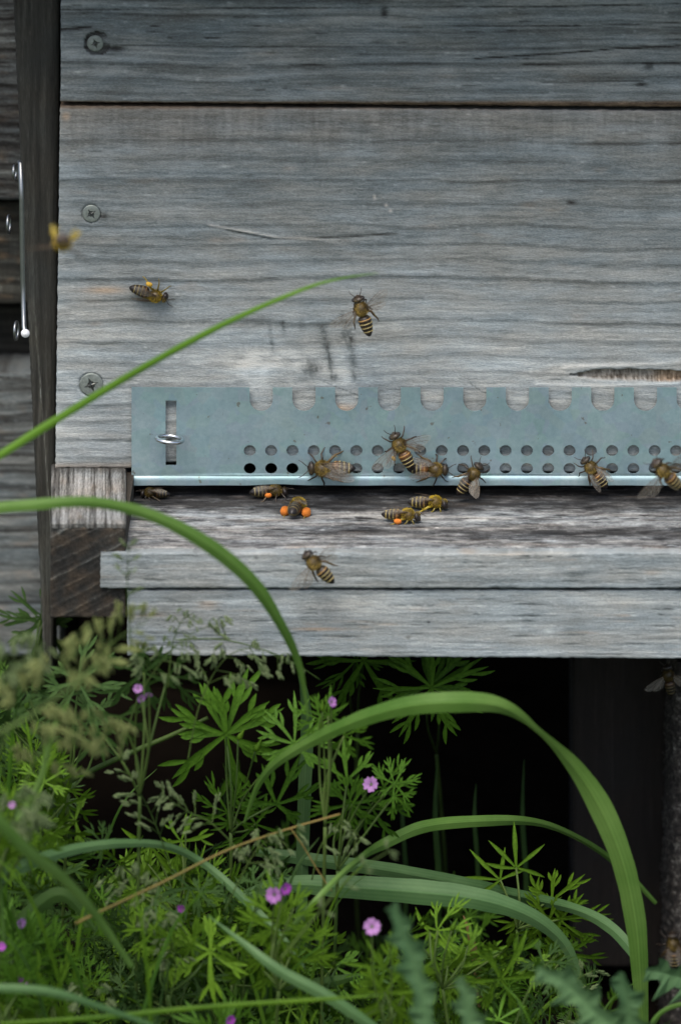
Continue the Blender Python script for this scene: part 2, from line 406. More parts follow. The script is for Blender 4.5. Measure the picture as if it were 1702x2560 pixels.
def f_main(U, V):
    # growth rings sag into a flame figure low on the board
    sag = 70 * blob(U, V, 1180, 1000, 420, 130)
    t, d = grain(U, V + sag * .6, 8, 22, 50, .22, .13, .8, .35)
    g = ss(520, 900, V)
    t = t + .01 + .19 * g + .09 * g * fbm(U / 300, V / 80, 60)
    warm = np.clip(fbm(U / 120, V / 30, 44) - .40, 0, 1) * .5
    warm = np.maximum(warm, .16 * (1 - ss(262, 420, V + 60 * fbm(U / 200, U * 0, 2))))
    # vertical machining marks near the top edge
    t = t + .10 * fbm(U / 9, V / 60, 61) * (1 - ss(300, 460, V))
    # torn fibre
    l = line(U, V, [(515, 560), (600, 575), (700, 594), (800, 596)], 2.6); t += .30 * l; d += .35 * l; warm += .15 * l
    l = line(U, V, [(560, 573), (680, 597), (860, 592), (1000, 582)], 2.2); t -= .30 * l; d -= .3 * l
    for x, y, rx, ry, a in ((1427, 505, 12, 4, .5), (1060, 312, 14, 8, -.12), (975, 318, 8, 6, -.1), (1630, 360, 30, 4, -.2), (560, 415, 16, 4, -.25)):
        b = blob(U, V, x, y, rx, ry); t -= a * b
    for x, y, rx, ry in ((262, 725, 48, 9), (165, 290, 14, 14), (850, 1020, 40, 10)):
        b = blob(U, V, x, y, rx, ry); t += .14 * b; warm = np.maximum(warm, .55 * b)
    b = blob(U, V, 936, 492, 3, 6) + blob(U, V, 965, 512, 4, 4) + blob(U, V, 976, 526, 4, 4); t += .4 * b; warm += .25 * b
    # droppings-grey wash and scrub marks above the strip
    pale = blob(U, V, 690, 900, 120, 28) + .9 * blob(U, V, 640, 935, 40, 40) + .8 * blob(U, V, 850, 930, 60, 30)
    pale = np.clip(pale, 0, 1) * np.clip(.7 + 1.3 * fbm(U / 30, V / 14, 71), 0, 1.4); t += .27 * pale
    def streak(x0, y0, x1, y1, w, a, s):
        k = np.clip((V - y0) / (y1 - y0), 0, 1); xc = x0 + (x1 - x0) * k; inside = ss(y0 - 5, y0 + 25, V) * (1 - ss(y1 - 8, y1 + 6, V))
        g_ = np.exp(-((U - xc) / w) ** 2) * inside * (.35 + 1.2 * np.clip(fbm(U / 6, V / 9, s) + .35, 0, 1)); return a * g_
    for q in ((800, 800, 838, 955, 11, .26, 1), (812, 830, 830, 950, 5, .15, 2), (868, 800, 890, 960, 12, .24, 3), (878, 820, 884, 950, 5, .15, 4), (672, 800, 682, 880, 5, .22, 5), (703, 790, 712, 840, 6, .22, 6),
              (752, 785, 756, 830, 7, .16, 7), (855, 770, 860, 850, 6, .18, 8)):
        t -= streak(*q); 
    b = np.clip(blob(U, V, 778, 922, 28, 24) * (.3 + 1.6 * np.clip(fbm(U / 7, V / 7, 9) + .3, 0, 1)), 0, 1); t -= .36 * b
    # fine curved ring line
    l = line(U, V, [(1168, 945), (1178, 960), (1205, 978), (1225, 985)], 1.3); t -= .3 * l
    l = line(U, V, [(800, 950), (845, 968), (900, 990)], 1.3); t -= .25 * l
    l = line(U, V, [(138, 976), (200, 977)], 1.8); t -= .5 * l; d -= .3 * l
    l = line(U, V, [(250, 945), (340, 949)], 1.3); t -= .3 * l
    # rotten split at right
    yc = 938 - 2 * np.sin((U - 1420) / 60); hw = 17 * ss(1405, 1520, U) * (.85 + .3 * fbm(U / 25, U * 0, 5)) + .01
    m = (1 - ss(.75, 1.05, np.abs(V - yc) / hw)) * (U > 1400)
    rib = fbm(U / 4.5, V / 22, 81, 2)
    t = t * (1 - m) + m * (.46 + .60 * rib + .3 * fbm(U / 3, V / 4, 82)); d = d - m * (1.5 + .7 * rib); warm = warm * (1 - m) + m * (.28 + .35 * ss(1620, 1660, U))
    l = line(U, V, [(1400, 918), (1500, 914), (1705, 906)], 5) + line(U, V, [(1330, 960), (1500, 964), (1705, 958)], 4); t += .2 * l; d += .25 * l
    l = line(U, V, [(1365, 950), (1420, 946)], 1.5); t -= .35 * l
    l = line(U, V, [(330, 905), (560, 900), (750, 925)], 3); t += .12 * l
    # screw pockets
    for x, y, r in ((228, 534, 25), (228, 962, 32)):
        h = (((U - x) / r) ** 2 + ((V - y) / (r * .93)) ** 2 < 1).astype(float); d -= .55 * h; t -= .10 * h
    b = blob(U, V, 258, 540, 12, 7); t -= .4 * b
    edge = 1 - ss(264, 276, V + 3 * fbm(U / 60, V * 0, 3)); t -= edge * .22; warm = np.clip(warm + edge * .4, 0, 1)
    low = ss(1150, 1172, V) * (U < 335); warm = np.clip(warm + .35 * low, 0, 1)
    foot_dark = ss(1100, 1160, V) * (U < 335); t -= .08 * foot_dark  # left foot of the board gets darker towards the bottom
    # edge of the board against the post is scuffed pale
    sc_ = np.exp(-(U - 145) / 40) * (.5 + 1.3 * fbm(U / 50, V / 12, 90)); t += .16 * np.clip(sc_, 0, 1)
    return t, np.clip(warm, 0, 1), d
topY = 0
board('front_board', HIVE, lambda V: 152 - V * .004, 1760, -190, lambda U: 254 + (U - 150) * .0085, ('Y', 0), f_top, M['wood'], thick=22, step=3.6, seed=1)
def main_bot(U): return np.where(U < 331, 1170, np.where(U < 752, 1157, 1180)) + 0.0 * U
board('front_board', HIVE, lambda V: 150 - (V - 262) * .0135, 1760, lambda U: 264 + (U - 150) * .0085, main_bot, ('Y', .4), f_main, M['wood'], thick=22, step=3.6, seed=2)
# landing board: top face, then the front strips
Z0 = 40 / 8.4 / _cp
FY = float(onZ(np.array(851.), np.array(1369.5), Z0 * MM)[1]) / MM
ZR = (1280 - 1172) / 8.4 / _cp
FR = float(onZ(np.array(220.), np.array(1306.), ZR * MM)[1]) / MM
def f_land(U, V):
    t, d = grain(U, V * 1.9, 23, 10, 60, .12, .16)
    t = t + .22 * fbm(U / 75, V / 5, 501) + .24 * fbm(U / 28, V / 3, 502)
    far = 1 - ss(1240, 1312, V + 26 * fbm(U / 150, V / 30, 25))  # entrance shade put into the tone, along with dark stains
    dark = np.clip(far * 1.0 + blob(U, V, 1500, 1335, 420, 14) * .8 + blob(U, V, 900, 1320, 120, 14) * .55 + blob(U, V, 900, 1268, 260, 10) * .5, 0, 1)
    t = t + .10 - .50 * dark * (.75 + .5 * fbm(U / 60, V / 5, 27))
    t = t + .15 * blob(U, V, 1300, 1292, 350, 10) + .1 * blob(U, V, 600, 1285, 150, 12)
    cr = np.clip(fbm(U / 70, V / 2.2, 29, 2) * -1 - .33, 0, 1); t -= cr * 1.3; d -= cr * .6
    return t, np.clip(fbm(U / 150, V / 10, 28) - .35, 0, 1) * .6, d * 1.4
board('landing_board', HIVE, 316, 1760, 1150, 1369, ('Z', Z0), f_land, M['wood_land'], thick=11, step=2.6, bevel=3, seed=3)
def f_strip(seed, vt, spots):
    def f(U, V):
        t, d = grain(U, V, seed, 8, 80, .10, .22)
        t = t + .16 + .05 * fbm(U / 240, V / 60, seed + 50)
        br = ss(.30, .6, fbm(U / 180, V / 30, seed + 51)); t -= .08 * br
        cr = np.clip(fbm(U / 110, V / 2.8, seed + 29, 2) * -1 - .36, 0, 1); t -= cr * 1.2; d -= cr * .5
        warm = np.clip(fbm(U / 130, V / 14, seed + 5) - .34, 0, 1) * .9
        for x, y, rx, ry, a, wv in spots:
            b = blob(U, V, x, y, rx, ry); t += a * b; warm = np.clip(warm + wv * b, 0, 1)
        green = ss(600, 330, U) if False else (1 - ss(330, 620, U)); t -= .10 * green * (.6 + fbm(U / 80, V / 30, seed + 61))  # tone gets darker towards the left end
        return t, warm, d
    return f
YS = min(FY, FR) - 1.5
print('FY FR', FY, FR, pix_y(YS, Z0))
board('front_strip', HIVE, 251, 1760, pix_y(YS, Z0 - .25), 1471, ('Y', min(FY, FR) - 1.5), f_strip(33, 1368, [(1065, 1373, 55, 3, .12, .5), (1340, 1373, 30, 2, .1, .5), (1300, 1374, 500, 5, -.12, 0), (640, 1395, 5, 4, -.3, 0), (1450, 1432, 40, 5, -.12, 0)]), M['wood'], thick=11, step=3, bevel=3, seed=4)
board('front_strip', HIVE, 318, 1760, 1476, lambda U: 1639 + (U - 318) * .006, ('Y', min(FY, FR) - .6), f_strip(37, 1476, [(795, 1573, 60, 4, .08, .6), (1071, 1555, 4, 3, -.5, 0), (1020, 1594, 6, 3, -.35, .1), (1372, 1579, 12, 6, .2, 0), (1200, 1632, 500, 5, .08, 0), (600, 1632, 200, 6, .12, 0)]), M['wood'], thick=18, step=3, bevel=3, seed=5)
mb = MB(); p0 = P(322, 1473, FY + 4); p1 = P(1760, 1476, FY + 14)
mb.box(p0.x, p1.x, (FY + 3) * MM, (FY + 30) * MM, P(800, 1640, FY).z + .001, P(800, 1380, FY).z, 0)
mb.build('strip_backing', M['black'], HIVE, smooth=False)
# side rail: light weathered top running back under the box, dark notched end grain in front
ZR = (1280 - 1172) / 8.4 / _cp
def f_rail(U, V):
    t = .56 + .26 * fbm(U / 5.5, V / 60, 91) + .30 * fbm(U / 13, V / 110, 92)
    cr = np.clip(-fbm(U / 4, V / 70, 93, 2) - .18, 0, 1); t -= cr * 1.1
    t -= .22 * (1 - ss(1172, 1190, V)) + .15 * ss(1290, 1312, V)
    return t, np.clip(fbm(U / 18, V / 30, 94) - .1, 0, 1) * .3, -cr * .25 + .06 * fbm(U / 8, V / 70, 92)
board('side_rail', HIVE, 128, 315, 1140, 1306, ('Z', ZR), f_rail, M['wood_rail'], thick=1.2, step=2.4, bevel=5, seed=6)
def f_end(U, V):
    a = math.radians(27); r = (U * math.sin(a) + V * math.cos(a)) + 5 * fbm(U / 70, V / 70, 97)
    k = r / 31; fr = k - np.floor(k); h = _h(np.floor(k), np.floor(k) * 0, 98)
    t = .34 + .42 * np.exp(-((fr - .5) / .10) ** 2) * (.3 + h) + .18 * fbm(r / 5, (U - V) / 90, 99) - .12 * (1 - h)
    rad = fbm((U * math.cos(a) - V * math.sin(a)) / 9, r / 60, 100); t += .12 * rad
    t += .20 * (1 - ss(1305, 1335, V + 16 * fbm(U / 20, V * 0, 4))) - .1 * blob(U, V, 200, 1440, 60, 60)
    return t, np.clip(.05 + .2 * fbm(U / 30, V / 30, 101), 0, 1), .5 * (t - .4)
board('rail_end', HIVE, 126, 314, 1319, 1546, ('Y', FR), f_end, M['wood_end'], thick=60, step=2.6, bevel=5, seed=7)
# side post with vertical grain
def f_post(U, V):
    w = 20 * fbm(U / 60, V / 400, 111)
    t = .34 + .32 * fbm((U + w) / 7, V / 260, 112) + .15 * fbm((U + w) / 22, V / 500, 113) - .10 * (U > 128)  # right edge darkened to paint the shadow of the front board
    l = np.exp(-((U - (84 + (V - 740) * .075)) / 1.6) ** 2) * ss(730, 780, V) * (1 - ss(1500, 1560, V)); t += .38 * l
    t += .16 * ss(1150, 1450, V)
    return t, 0 * U, .25 * fbm((U + w) / 7, V / 260, 112) + .2 * l
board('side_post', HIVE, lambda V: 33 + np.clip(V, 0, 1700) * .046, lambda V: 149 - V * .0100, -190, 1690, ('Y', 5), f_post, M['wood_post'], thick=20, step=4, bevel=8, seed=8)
# hive carcass behind the boards (seen only as darkness) and roof above the frame
zb = P(851, 1640, FY).z
xl = P(146, 600, 0).x; xr = .36
mb = MB()
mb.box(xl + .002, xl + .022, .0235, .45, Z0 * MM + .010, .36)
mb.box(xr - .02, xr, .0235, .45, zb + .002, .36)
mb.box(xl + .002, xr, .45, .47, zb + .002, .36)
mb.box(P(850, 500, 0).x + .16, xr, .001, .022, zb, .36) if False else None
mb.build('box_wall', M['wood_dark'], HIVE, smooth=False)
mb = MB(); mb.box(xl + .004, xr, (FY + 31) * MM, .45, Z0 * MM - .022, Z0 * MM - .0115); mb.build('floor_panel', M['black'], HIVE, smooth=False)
mb = MB(); zt = P(851, -190, 0).z
mb.box(xl - .03, xr + .03, -.055, .50, zt + .032, zt + .065); mb.box(xl - .03, xr + .03, -.055, -.045, zt + .020, zt + .0315)
mb.build('roof', M['roofm'], HIVE, smooth=False)  # added out of view; its overhang shades the front boards

# screws in the front board
def screw(x, y, r, rot, half=False):
    rr = r * PX; mb = MB(); n = 28
    c = P(x, y, 0); vs = []; fs = []
    prof = [(1.0, .0), (1.0, .35), (.90, .50), (.60, .56), (.0, .56)]
    for pr, h in prof[:-1]:
        for k in range(n):
            a = 2 * math.pi * k / n; vs.append(c + Vector((rr * pr * math.cos(a), (.9 - h * 1.3) * MM, rr * pr * math.sin(a))))
    for i in range(3):
        for k in range(n):
            a = i * n + k; b = i * n + (k + 1) % n; fs.append((a, b, b + n, a + n))
    fs.append(tuple(3 * n + k for k in range(n)))
    mb.add(vs, fs); s = mb.build('screw', M['screw'], HIVE, smooth=False)
    # cross recess: eight-armed star on the head, recess shade put into its dark colour
    mb = MB(); vs = []; m_ = 16; yb = (.9 - .56 * 1.3) * MM
    for k in range(m_):
        a = 2 * math.pi * k / m_ + rot; rad = rr * (.66 if k % 4 == 0 else (.34 if k % 4 == 2 else .30))
        vs.append(c + Vector((rad * math.cos(a), yb - .06 * MM, rad * math.sin(a))))
    for k in range(m_):
        a = 2 * math.pi * k / m_ + rot; rad = rr * (.50 if k % 4 == 0 else .18)
        vs.append(c + Vector((rad * math.cos(a), yb - .02 * MM + .9 * MM * 0, rad * math.sin(a))))
    vs.append(c + Vector((0, yb - .25 * MM, 0)))
    fs = [(k, (k + 1) % m_, m_ + (k + 1) % m_, m_ + k) for k in range(m_)] + [(m_ + k, m_ + (k + 1) % m_, 2 * m_) for k in range(m_)]
    mb.add(vs, fs); o = link('cross_slot', mb.mesh('cross_slot', M['screw_slot'], smooth=False)); o.parent = s
    return s
screw(238, 108, 20, .3); screw(228, 534, 22, .6); screw(228, 962, 29.5, .35)

# ------------------------------------------------------------------ perforated metal slide
def metal():
    xL, xR, yT, yB = 329, 1752, 969, 1190
    loops = []
    out = [(xL, yT - 1)]
    nc = [653 + 106.7 * i for i in range(11)]
    x = xL
    for c in nc:
        r = 29
        out += [(c - r, yT), (c - r, yT + 30)] + [(c - r * math.cos(a), yT + 30 + r * math.sin(a)) for a in [math.pi * k / 12 for k in range(1, 12)]] + [(c + r, yT + 30), (c + r, yT)]
    out = [p for p in out if p[0] <= xR - 2] 
    out += [(xR, yT), (xR, yB), (xL, yB)]
    loops.append(out)
    holes = []
    for i in range(21):
        cx = 624.5 + 53.25 * i
        for cy, rx, ry in ((1126.5, 15, 14), (1171, 15, 13.5)):
            holes.append([(cx + rx * math.cos(2 * math.pi * k / 24), cy + ry * math.sin(2 * math.pi * k / 24)) for k in range(24)])
    holes.append([(414, 1001), (441, 1001), (441, 1163), (414, 1163)])
    loops += holes
    vs = []; es = []
    for L in loops:
        n0 = len(vs); vs += L; es += [(n0 + k, n0 + (k + 1) % len(L)) for k in range(len(L))]
    def inside(p, poly):
        r = False; j = len(poly) - 1
        for i in range(len(poly)):
            xi, yi = poly[i]; xj, yj = poly[j]
            if (yi > p[1]) != (yj > p[1]) and p[0] < (xj - xi) * (p[1] - yi) / (yj - yi) + xi: r = not r
            j = i
        return r
    def ok(p): 
        if not inside(p, out): return False
        for h in holes:
            cx = sum(q[0] for q in h) / len(h); cy = sum(q[1] for q in h) / len(h)
            if abs(p[0] - cx) < 90 and inside(p, h): return False
        return True
    def near(p):
        for h in holes:
            for q in h:
                if abs(p[0] - q[0]) < 4 and abs(p[1] - q[1]) < 4: return True
        for q in out:
            if abs(p[0] - q[0]) < 4 and abs(p[1] - q[1]) < 4: return True
        return False
    for gx in range(xL + 12, xR, 14):
        for gy in range(yT + 8, yB, 12):
            if ok((gx, gy)) and not near((gx, gy)): vs.append((gx, gy))
    r = delaunay_2d_cdt([Vector(v) for v in vs], es, [], 0, 1e-4)
    V2, F = r[0], r[2]
    tris = []
    for f in F:
        c = (sum(V2[i][0] for i in f) / 3, sum(V2[i][1] for i in f) / 3)
        if ok(c): tris.append(tuple(f))
    pts = [(v[0], v[1]) for v in V2]
    # lip rows, sharing pixel columns of their own
    rows = [1190, 1193, 1197, 1202, 1208, 1213.5]
    offs = [0, .20, .44, .50, .53, .55]
    def warp(x, y):
        w = .45 * math.sin(x / 170.) * (y - 969) / 220 + .22 * math.sin(x / 61. + 1) * (y - 969) / 220 + .10 * math.sin(y / 31. + x / 90.)
        return w
    YM = -1.55
    vv = []; 
    for x, y in pts: vv.append(P(x, y, YM - warp(x, y) * .3))
    n0 = len(vv)
    cols = [xL + (xR - xL) * k / 160 for k in range(161)]
    for y, o in zip(rows, offs):
        for x in cols:
            bulge = (5.0 * math.exp(-((x - 700) / 60) ** 2)) * (y - 1190) / 24
            vv.append(P(x, y - bulge * -0.0 - bulge * .6 + .35 * math.sin(x / 23) * (y > 1200), YM - warp(x, y) * .3 - o))
    for i in range(len(rows) - 1):
        for k in range(160):
            a = n0 + i * 161 + k; tris.append((a, a + 161, a + 162, a + 1))
    # orientation: normals to the camera (-Y)
    fix = []
    for f in tris:
        a, b, c = vv[f[0]], vv[f[1]], vv[f[2]]
        nrm = (b - a).cross(c - a); fix.append(f if nrm.y < 0 else tuple(reversed(f)))
    N = len(vv); th = Vector((0, .6 * MM, .0))
    back = [v + th for v in vv]
    cnt = {}
    for f in fix:
        for i in range(len(f)):
            e = (f[i], f[(i + 1) % len(f)]); k = (min(e), max(e)); cnt.setdefault(k, []).append(e)
    faces = list(fix) + [tuple(N + i for i in reversed(f)) for f in fix]
    for k, es_ in cnt.items():
        if len(es_) == 1:
            a, b = es_[0]; faces.append((b, a, N + a, N + b))
    mb = MB(); mb.add(vv + back, faces)
    me = mb.mesh('plate', M['zinc'], smooth=True)
    nf = len(fix)
    sm = [True] * (2 * nf) + [False] * (len(faces) - 2 * nf); me.polygons.foreach_set('use_smooth', sm)
    try: me.set_sharp_from_angle(angle=math.radians(35))
    except Exception: pass
    return me
SL = thing('entrance_slide', 'galvanised metal strip with round holes and a notched top edge across the hive entrance', 'metal strip')
link('plate', metal(), SL)
# ring screw through the slot
RS = thing('screw_eye', 'small shiny steel ring screw through the slot at the left end of the metal strip', 'screw', P(425, 1098, -8))
mb = MB(); c = P(424, 1098, -8); R_ = 32 * PX; ring = []
ax1 = Vector((1, 0, -.10)).normalized(); ax2 = Vector((0.0, -.985, .0)).normalized()
mb2 = MB()
for k in range(33):
    a = 2 * math.pi * k / 32; ring.append(c + ax1 * R_ * math.cos(a) + ax2 * R_ * math.sin(a))
mb.tube(ring, 5.6 * PX, 10, cap=False); mb.build('ring', M['steel'], RS)
mb = MB(); mb.tube([c + Vector((0, R_ * .9, 0)), P(424, 1094, 2), P(424, 1094, 8)], 5.5 * PX, 10); mb.build('shank', M['steel'], RS)

# latch on the left post
LT = thing('latch_hook', 'long thin steel wire hook hanging on the dark post at the left edge', 'latch', P(55, 600, -3))
mb = MB()
mb.tube([P(49, 404, -4), P(51, 408, -9), P(54, 500, -9), P(57, 700, -9), P(60, 815, -9), P(62, 828, -11)], 6.2 * PX, 12)
mb.build('rod', M['steel_dull'], LT)
mb = MB(); mb.tube([P(63, 832, -3), P(63.5, 833, -16)], 10.5 * PX, 20); mb.build('pin_end', M['pin'], LT)
for (x, y, rx, rz) in ((37, 430, 5, 17), (41, 826, 7, 22), (22, 560, 4, 22)):
    rx *= .5; mb = MB(); c = P(x, y, -4 if x > 30 else 4); pts = []
    for k in range(25):
        a = 2 * math.pi * k / 24; pts.append(c + Vector((rx * PX * math.sin(a), rz * PX * math.sin(a) * .95 - .0006 * 0, rz * PX * math.cos(a))))
    mb.tube(pts, 3.4 * PX, 8, cap=False); mb.build('eyelet', M['steel_dull'], LT)

# ------------------------------------------------------------------ neighbouring hive, stand, pillar, ground
NB = thing('neighbour_hive', 'grey plank hive standing just behind the left post, mostly cut off by the photo edge', 'beehive')
def f_nb(seed, lift):
    def f(U, V):
        t, d = grain(U * 1.5, V, seed, 16, 44, .25, .34)
        return t + lift, np.clip(fbm(U / 60, V / 20, seed + 7) - .2, 0, 1) * .6, d * 2
    return f
NBY = 70
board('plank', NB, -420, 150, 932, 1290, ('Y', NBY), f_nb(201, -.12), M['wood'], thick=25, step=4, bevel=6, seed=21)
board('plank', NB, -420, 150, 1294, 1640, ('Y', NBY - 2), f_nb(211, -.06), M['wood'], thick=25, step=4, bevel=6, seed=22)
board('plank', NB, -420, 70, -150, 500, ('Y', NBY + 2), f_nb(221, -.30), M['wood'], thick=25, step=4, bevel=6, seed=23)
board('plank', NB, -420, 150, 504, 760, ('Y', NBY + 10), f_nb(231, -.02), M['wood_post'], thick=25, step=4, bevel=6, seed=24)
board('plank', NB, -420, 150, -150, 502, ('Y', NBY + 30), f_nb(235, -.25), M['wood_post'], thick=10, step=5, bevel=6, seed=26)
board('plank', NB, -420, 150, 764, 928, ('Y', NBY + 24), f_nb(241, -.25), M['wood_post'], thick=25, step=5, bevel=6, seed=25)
mb = MB(); a = P(-420, 1690, NBY); b = P(150, -150, NBY); mb.box(a.x, b.x, (NBY + 45) * MM, (NBY + 60) * MM, a.z, b.z)
mb.build('back_panel', M['black'], NB, smooth=False)

ZG = -.172
def f_dark(U, V):
    return .45 + .2 * fbm(U / 9, V / 200, 301) + .12 * fbm(U / 40, V / 300, 302), np.clip(0 * U, 0, 1), .3 * fbm(U / 9, V / 200, 301)
ST = thing('hive_stand', 'dark wooden board standing upright in the shade beneath the hive', 'stand')
board('upright_board', ST, 1432, 1672, 1560, 2420, ('Y', 28), f_dark, M['wood_dark'], thick=24, step=6, bevel=6, seed=31)
PL = thing('concrete_pillar', 'rough speckled concrete block carrying the hive at the lower right edge', 'pillar')
mb = MB(); rnd = random.Random(5)
x0 = P(1674, 2000, 5).x; nx, nz = 34, 150; z1 = P(1700, 1652, 5).z; vs = []; fs = []
for j in range(nz + 1):
    for i in range(nx + 1):
        u = i / nx; z = ZG + (z1 - ZG) * j / nz
        if u < .3: x = x0 + .002 * 0; y = .03 - (u / .3) * .028
        else: x = x0 + (u - .3) / .7 * .05; y = .002
        rr = .0016 * float(fbm(np.array(i * .55), np.array(j * .5), 311)) + .0012 * rnd.uniform(-.5, .5)
        corner = math.exp(-((u - .3) / .05) ** 2) * .0015
        vs.append((x - rr + corner, y + rr + corner, z))
for j in range(nz):
    for i in range(nx):
        a = j * (nx + 1) + i; fs.append((a, a + 1, a + nx + 2, a + nx + 1))
mb.add(vs, fs); mb.build('block_face', M['stone'], PL)
mb = MB(); mb.box(x0 + .0035, x0 + .05, .0055, .12, ZG, z1); mb.build('block_core', M['stone'], PL, smooth=False)

mb = MB(); n = 90
def gz(x, y): return ZG + .006 * float(fbm(np.array(x * 18.), np.array(y * 18.), 321))
g = [-60, -20, -6, -2, -.9] + [-.6 + 1.2 * k / 60 for k in range(61)] + [.9, 2, 6, 20, 60]
vs = [(x, y, gz(x, y) if abs(x) < .9 and abs(y) < .9 else ZG) for y in g for x in g]; G = len(g)
fs = [(j * G + i, j * G + i + 1, (j + 1) * G + i + 1, (j + 1) * G + i) for j in range(G - 1) for i in range(G - 1)]
mi = [0 if (abs(vs[f[0]][0]) < .7 and -.22 < vs[f[0]][1] < .7) else 1 for f in fs]
mb.add(vs, fs); mb.m = mi
o = mb.build('ground', [M['soil'], M['meadow']], smooth=True); o['kind'] = 'structure'
# boards added far under the hive to keep the gap dark
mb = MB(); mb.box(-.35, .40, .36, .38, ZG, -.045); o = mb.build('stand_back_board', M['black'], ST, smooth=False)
mb = MB(); mb.box(-.16, -.145, .03, .358, ZG, -.047); mb.build('stand_side_board', M['black'], ST, smooth=False)  # added to close off side light under the hive

# ------------------------------------------------------------------ honey bees
def bee(label, c, surf, yaw, scale=1.0, pitch=0, roll=0, wings='fold', legs='stand', pollen=None, bend=0.0, side=0.0,
        orange=.3, dark=1.0, seed=1, dust=0.0, lift=0.0, wl=None, wr=None, group='honey bees at the hive entrance'):
    rnd = random.Random(seed); orange *= .65 if seed != 27 else 1
    if surf[0] == 'Y':
        o = P(c[0], c[1], surf[1] - 2.4 * scale - lift)
        a = math.radians(yaw); X = Vector((math.cos(a), 0, math.sin(a))); Zv = Vector((0, -1, 0))
    else:
        o = Vector(onZ(np.array(c[0]), np.array(c[1]), (surf[1] + 2.4 * scale + lift) * MM))
        a = math.radians(yaw); X = Vector((math.cos(a), math.sin(a), 0)); Zv = Vector((0, 0, 1))
    Yv = Zv.cross(X)
    R = Matrix((X, Yv, Zv)).transposed().to_4x4()
    R = R @ Matrix.Rotation(math.radians(roll), 4, 'X') @ Matrix.Rotation(math.radians(-pitch), 4, 'Y')
    scale *= 1.04
    MT = Matrix.Translation(o) @ R @ Matrix.Scale(scale * MM, 4) @ Matrix.Translation((1.25, 0, 0))
    root = thing('honey_bee', label, 'bee', o, group)
    # ---- continuous body: tail, abdomen, waist, thorax, neck, head
    st = [(-7.5, .12), (-7.3, .45), (-6.9, .85), (-6.3, 1.25), (-5.95, 1.42), (-5.85, 1.36), (-5.2, 1.66), (-4.75, 1.78), (-4.65, 1.72), (-4.1, 1.88), (-3.6, 1.96), (-3.5, 1.90), (-2.9, 1.98), (-2.45, 1.98), (-2.35, 1.92),
          (-1.9, 1.75), (-1.5, 1.4), (-1.2, .85), (-1.02, .55), (-.85, .8), (-.6, 1.25), (-.2, 1.6), (.4, 1.85), (1.0, 1.92), (1.6, 1.82), (2.1, 1.5), (2.5, 1.05), (2.75, .6), (2.9, .55), (3.0, 1.0), (3.2, 1.45), (3.55, 1.68), (3.95, 1.6), (4.3, 1.25), (4.55, .8), (4.68, .15)]
    xs_ = sorted(set([q[0] for q in st] + [round(-6.9 + .115 * k, 3) for k in range(50)])); st = [(x, float(np.interp(x, [q[0] for q in st], [q[1] for q in st]))) for x in xs_]
    n = 16; vs = []; col = []; nrm = []
    def bendp(x, y, z):
        if x < -1:
            k = x + 1; z += -bend * k * k * .03; y += side * k * k * .03
        return (x, y, z)
    for i, (x, r) in enumerate(st):
        head = x >= 2.95
        ry = r * (1.04 if head else .95); rz = r * (.92 if head else .9 if x < -1 else .98)
        zc = -.35 if head else (-.15 if x < -1 else 0.1)
        for k in range(n):
            a = 2 * math.pi * k / n; y = ry * math.cos(a); z = rz * math.sin(a) + zc
            vs.append(bendp(x - (.5 * (math.sin(a)) * .2 if head else 0), y, z))
            up = math.sin(a)
            if x < -1.1:                 # abdomen bands
                bands = [(-5.95, -5.72), (-4.80, -4.50), (-3.65, -3.35), (-2.48, -2.25)]
                cc = (.018, .012, .009)
                for bi, (b0, b1) in enumerate(bands):
                    if b0 <= x <= b1: cc = (.33, .27, .12) if bi < 3 else (.36, .20, .06)
                if x < -6.6: cc = (.015, .011, .010)
                if x > -3.3 and rnd.random() < 1:
                    cc = tuple(p * (1 - orange) + q * orange for p, q in zip(cc, (.30, .12, .02)))
                if up < -.4: cc = (.14, .11, .04)
            elif x < 2.8:
                cc = (.05, .035, .015) if up > .80 and .4 < x < 1.5 else (.10, .070, .022)
            else:
                cc = (.040, .030, .018) if x < 4.1 else (.035, .025, .018)
            col.append(tuple(q * dark for q in cc))
    fs = []
    for i in range(len(st) - 1):
        for k in range(n):
            a = i * n + k; b = i * n + (k + 1) % n; fs.append((a, a + n, b + n, b))
    fs.append(tuple(range(n))); L = (len(st) - 1) * n; fs.append(tuple(L + k for k in range(n - 1, -1, -1)))
    # add denser rings for crisp bands
    mb = MB(); mb.add([Vector(v) for v in vs], fs, 0, None, col)
    for s in (1, -1):
        mb.ellipsoid((3.72, 1.28 * s, -.25), (.62, .55, 1.0), 0, (.014, .010, .009))
        e = rnd.uniform(-.25, .25)
        mb.tube([(4.35, .35 * s, .15), (4.9, .75 * s + e * .3, .75), (5.05, .85 * s + e * .4, .85), (5.9, 1.5 * s + e, .95), (6.9, 1.9 * s + e * 2, .7)], [.11, .10, .11, .11, .07], 6, 0, (.03, .022, .015))
    mb.ellipsoid((4.45, 0, -1.1), (.35, .4, .7), 0, (.05, .035, .02))
    LC = (.085 + .3 * dust, .055 + .24 * dust, .022); LD = (.035 + .2 * dust, .025 + .16 * dust, .016)
    hind = {}
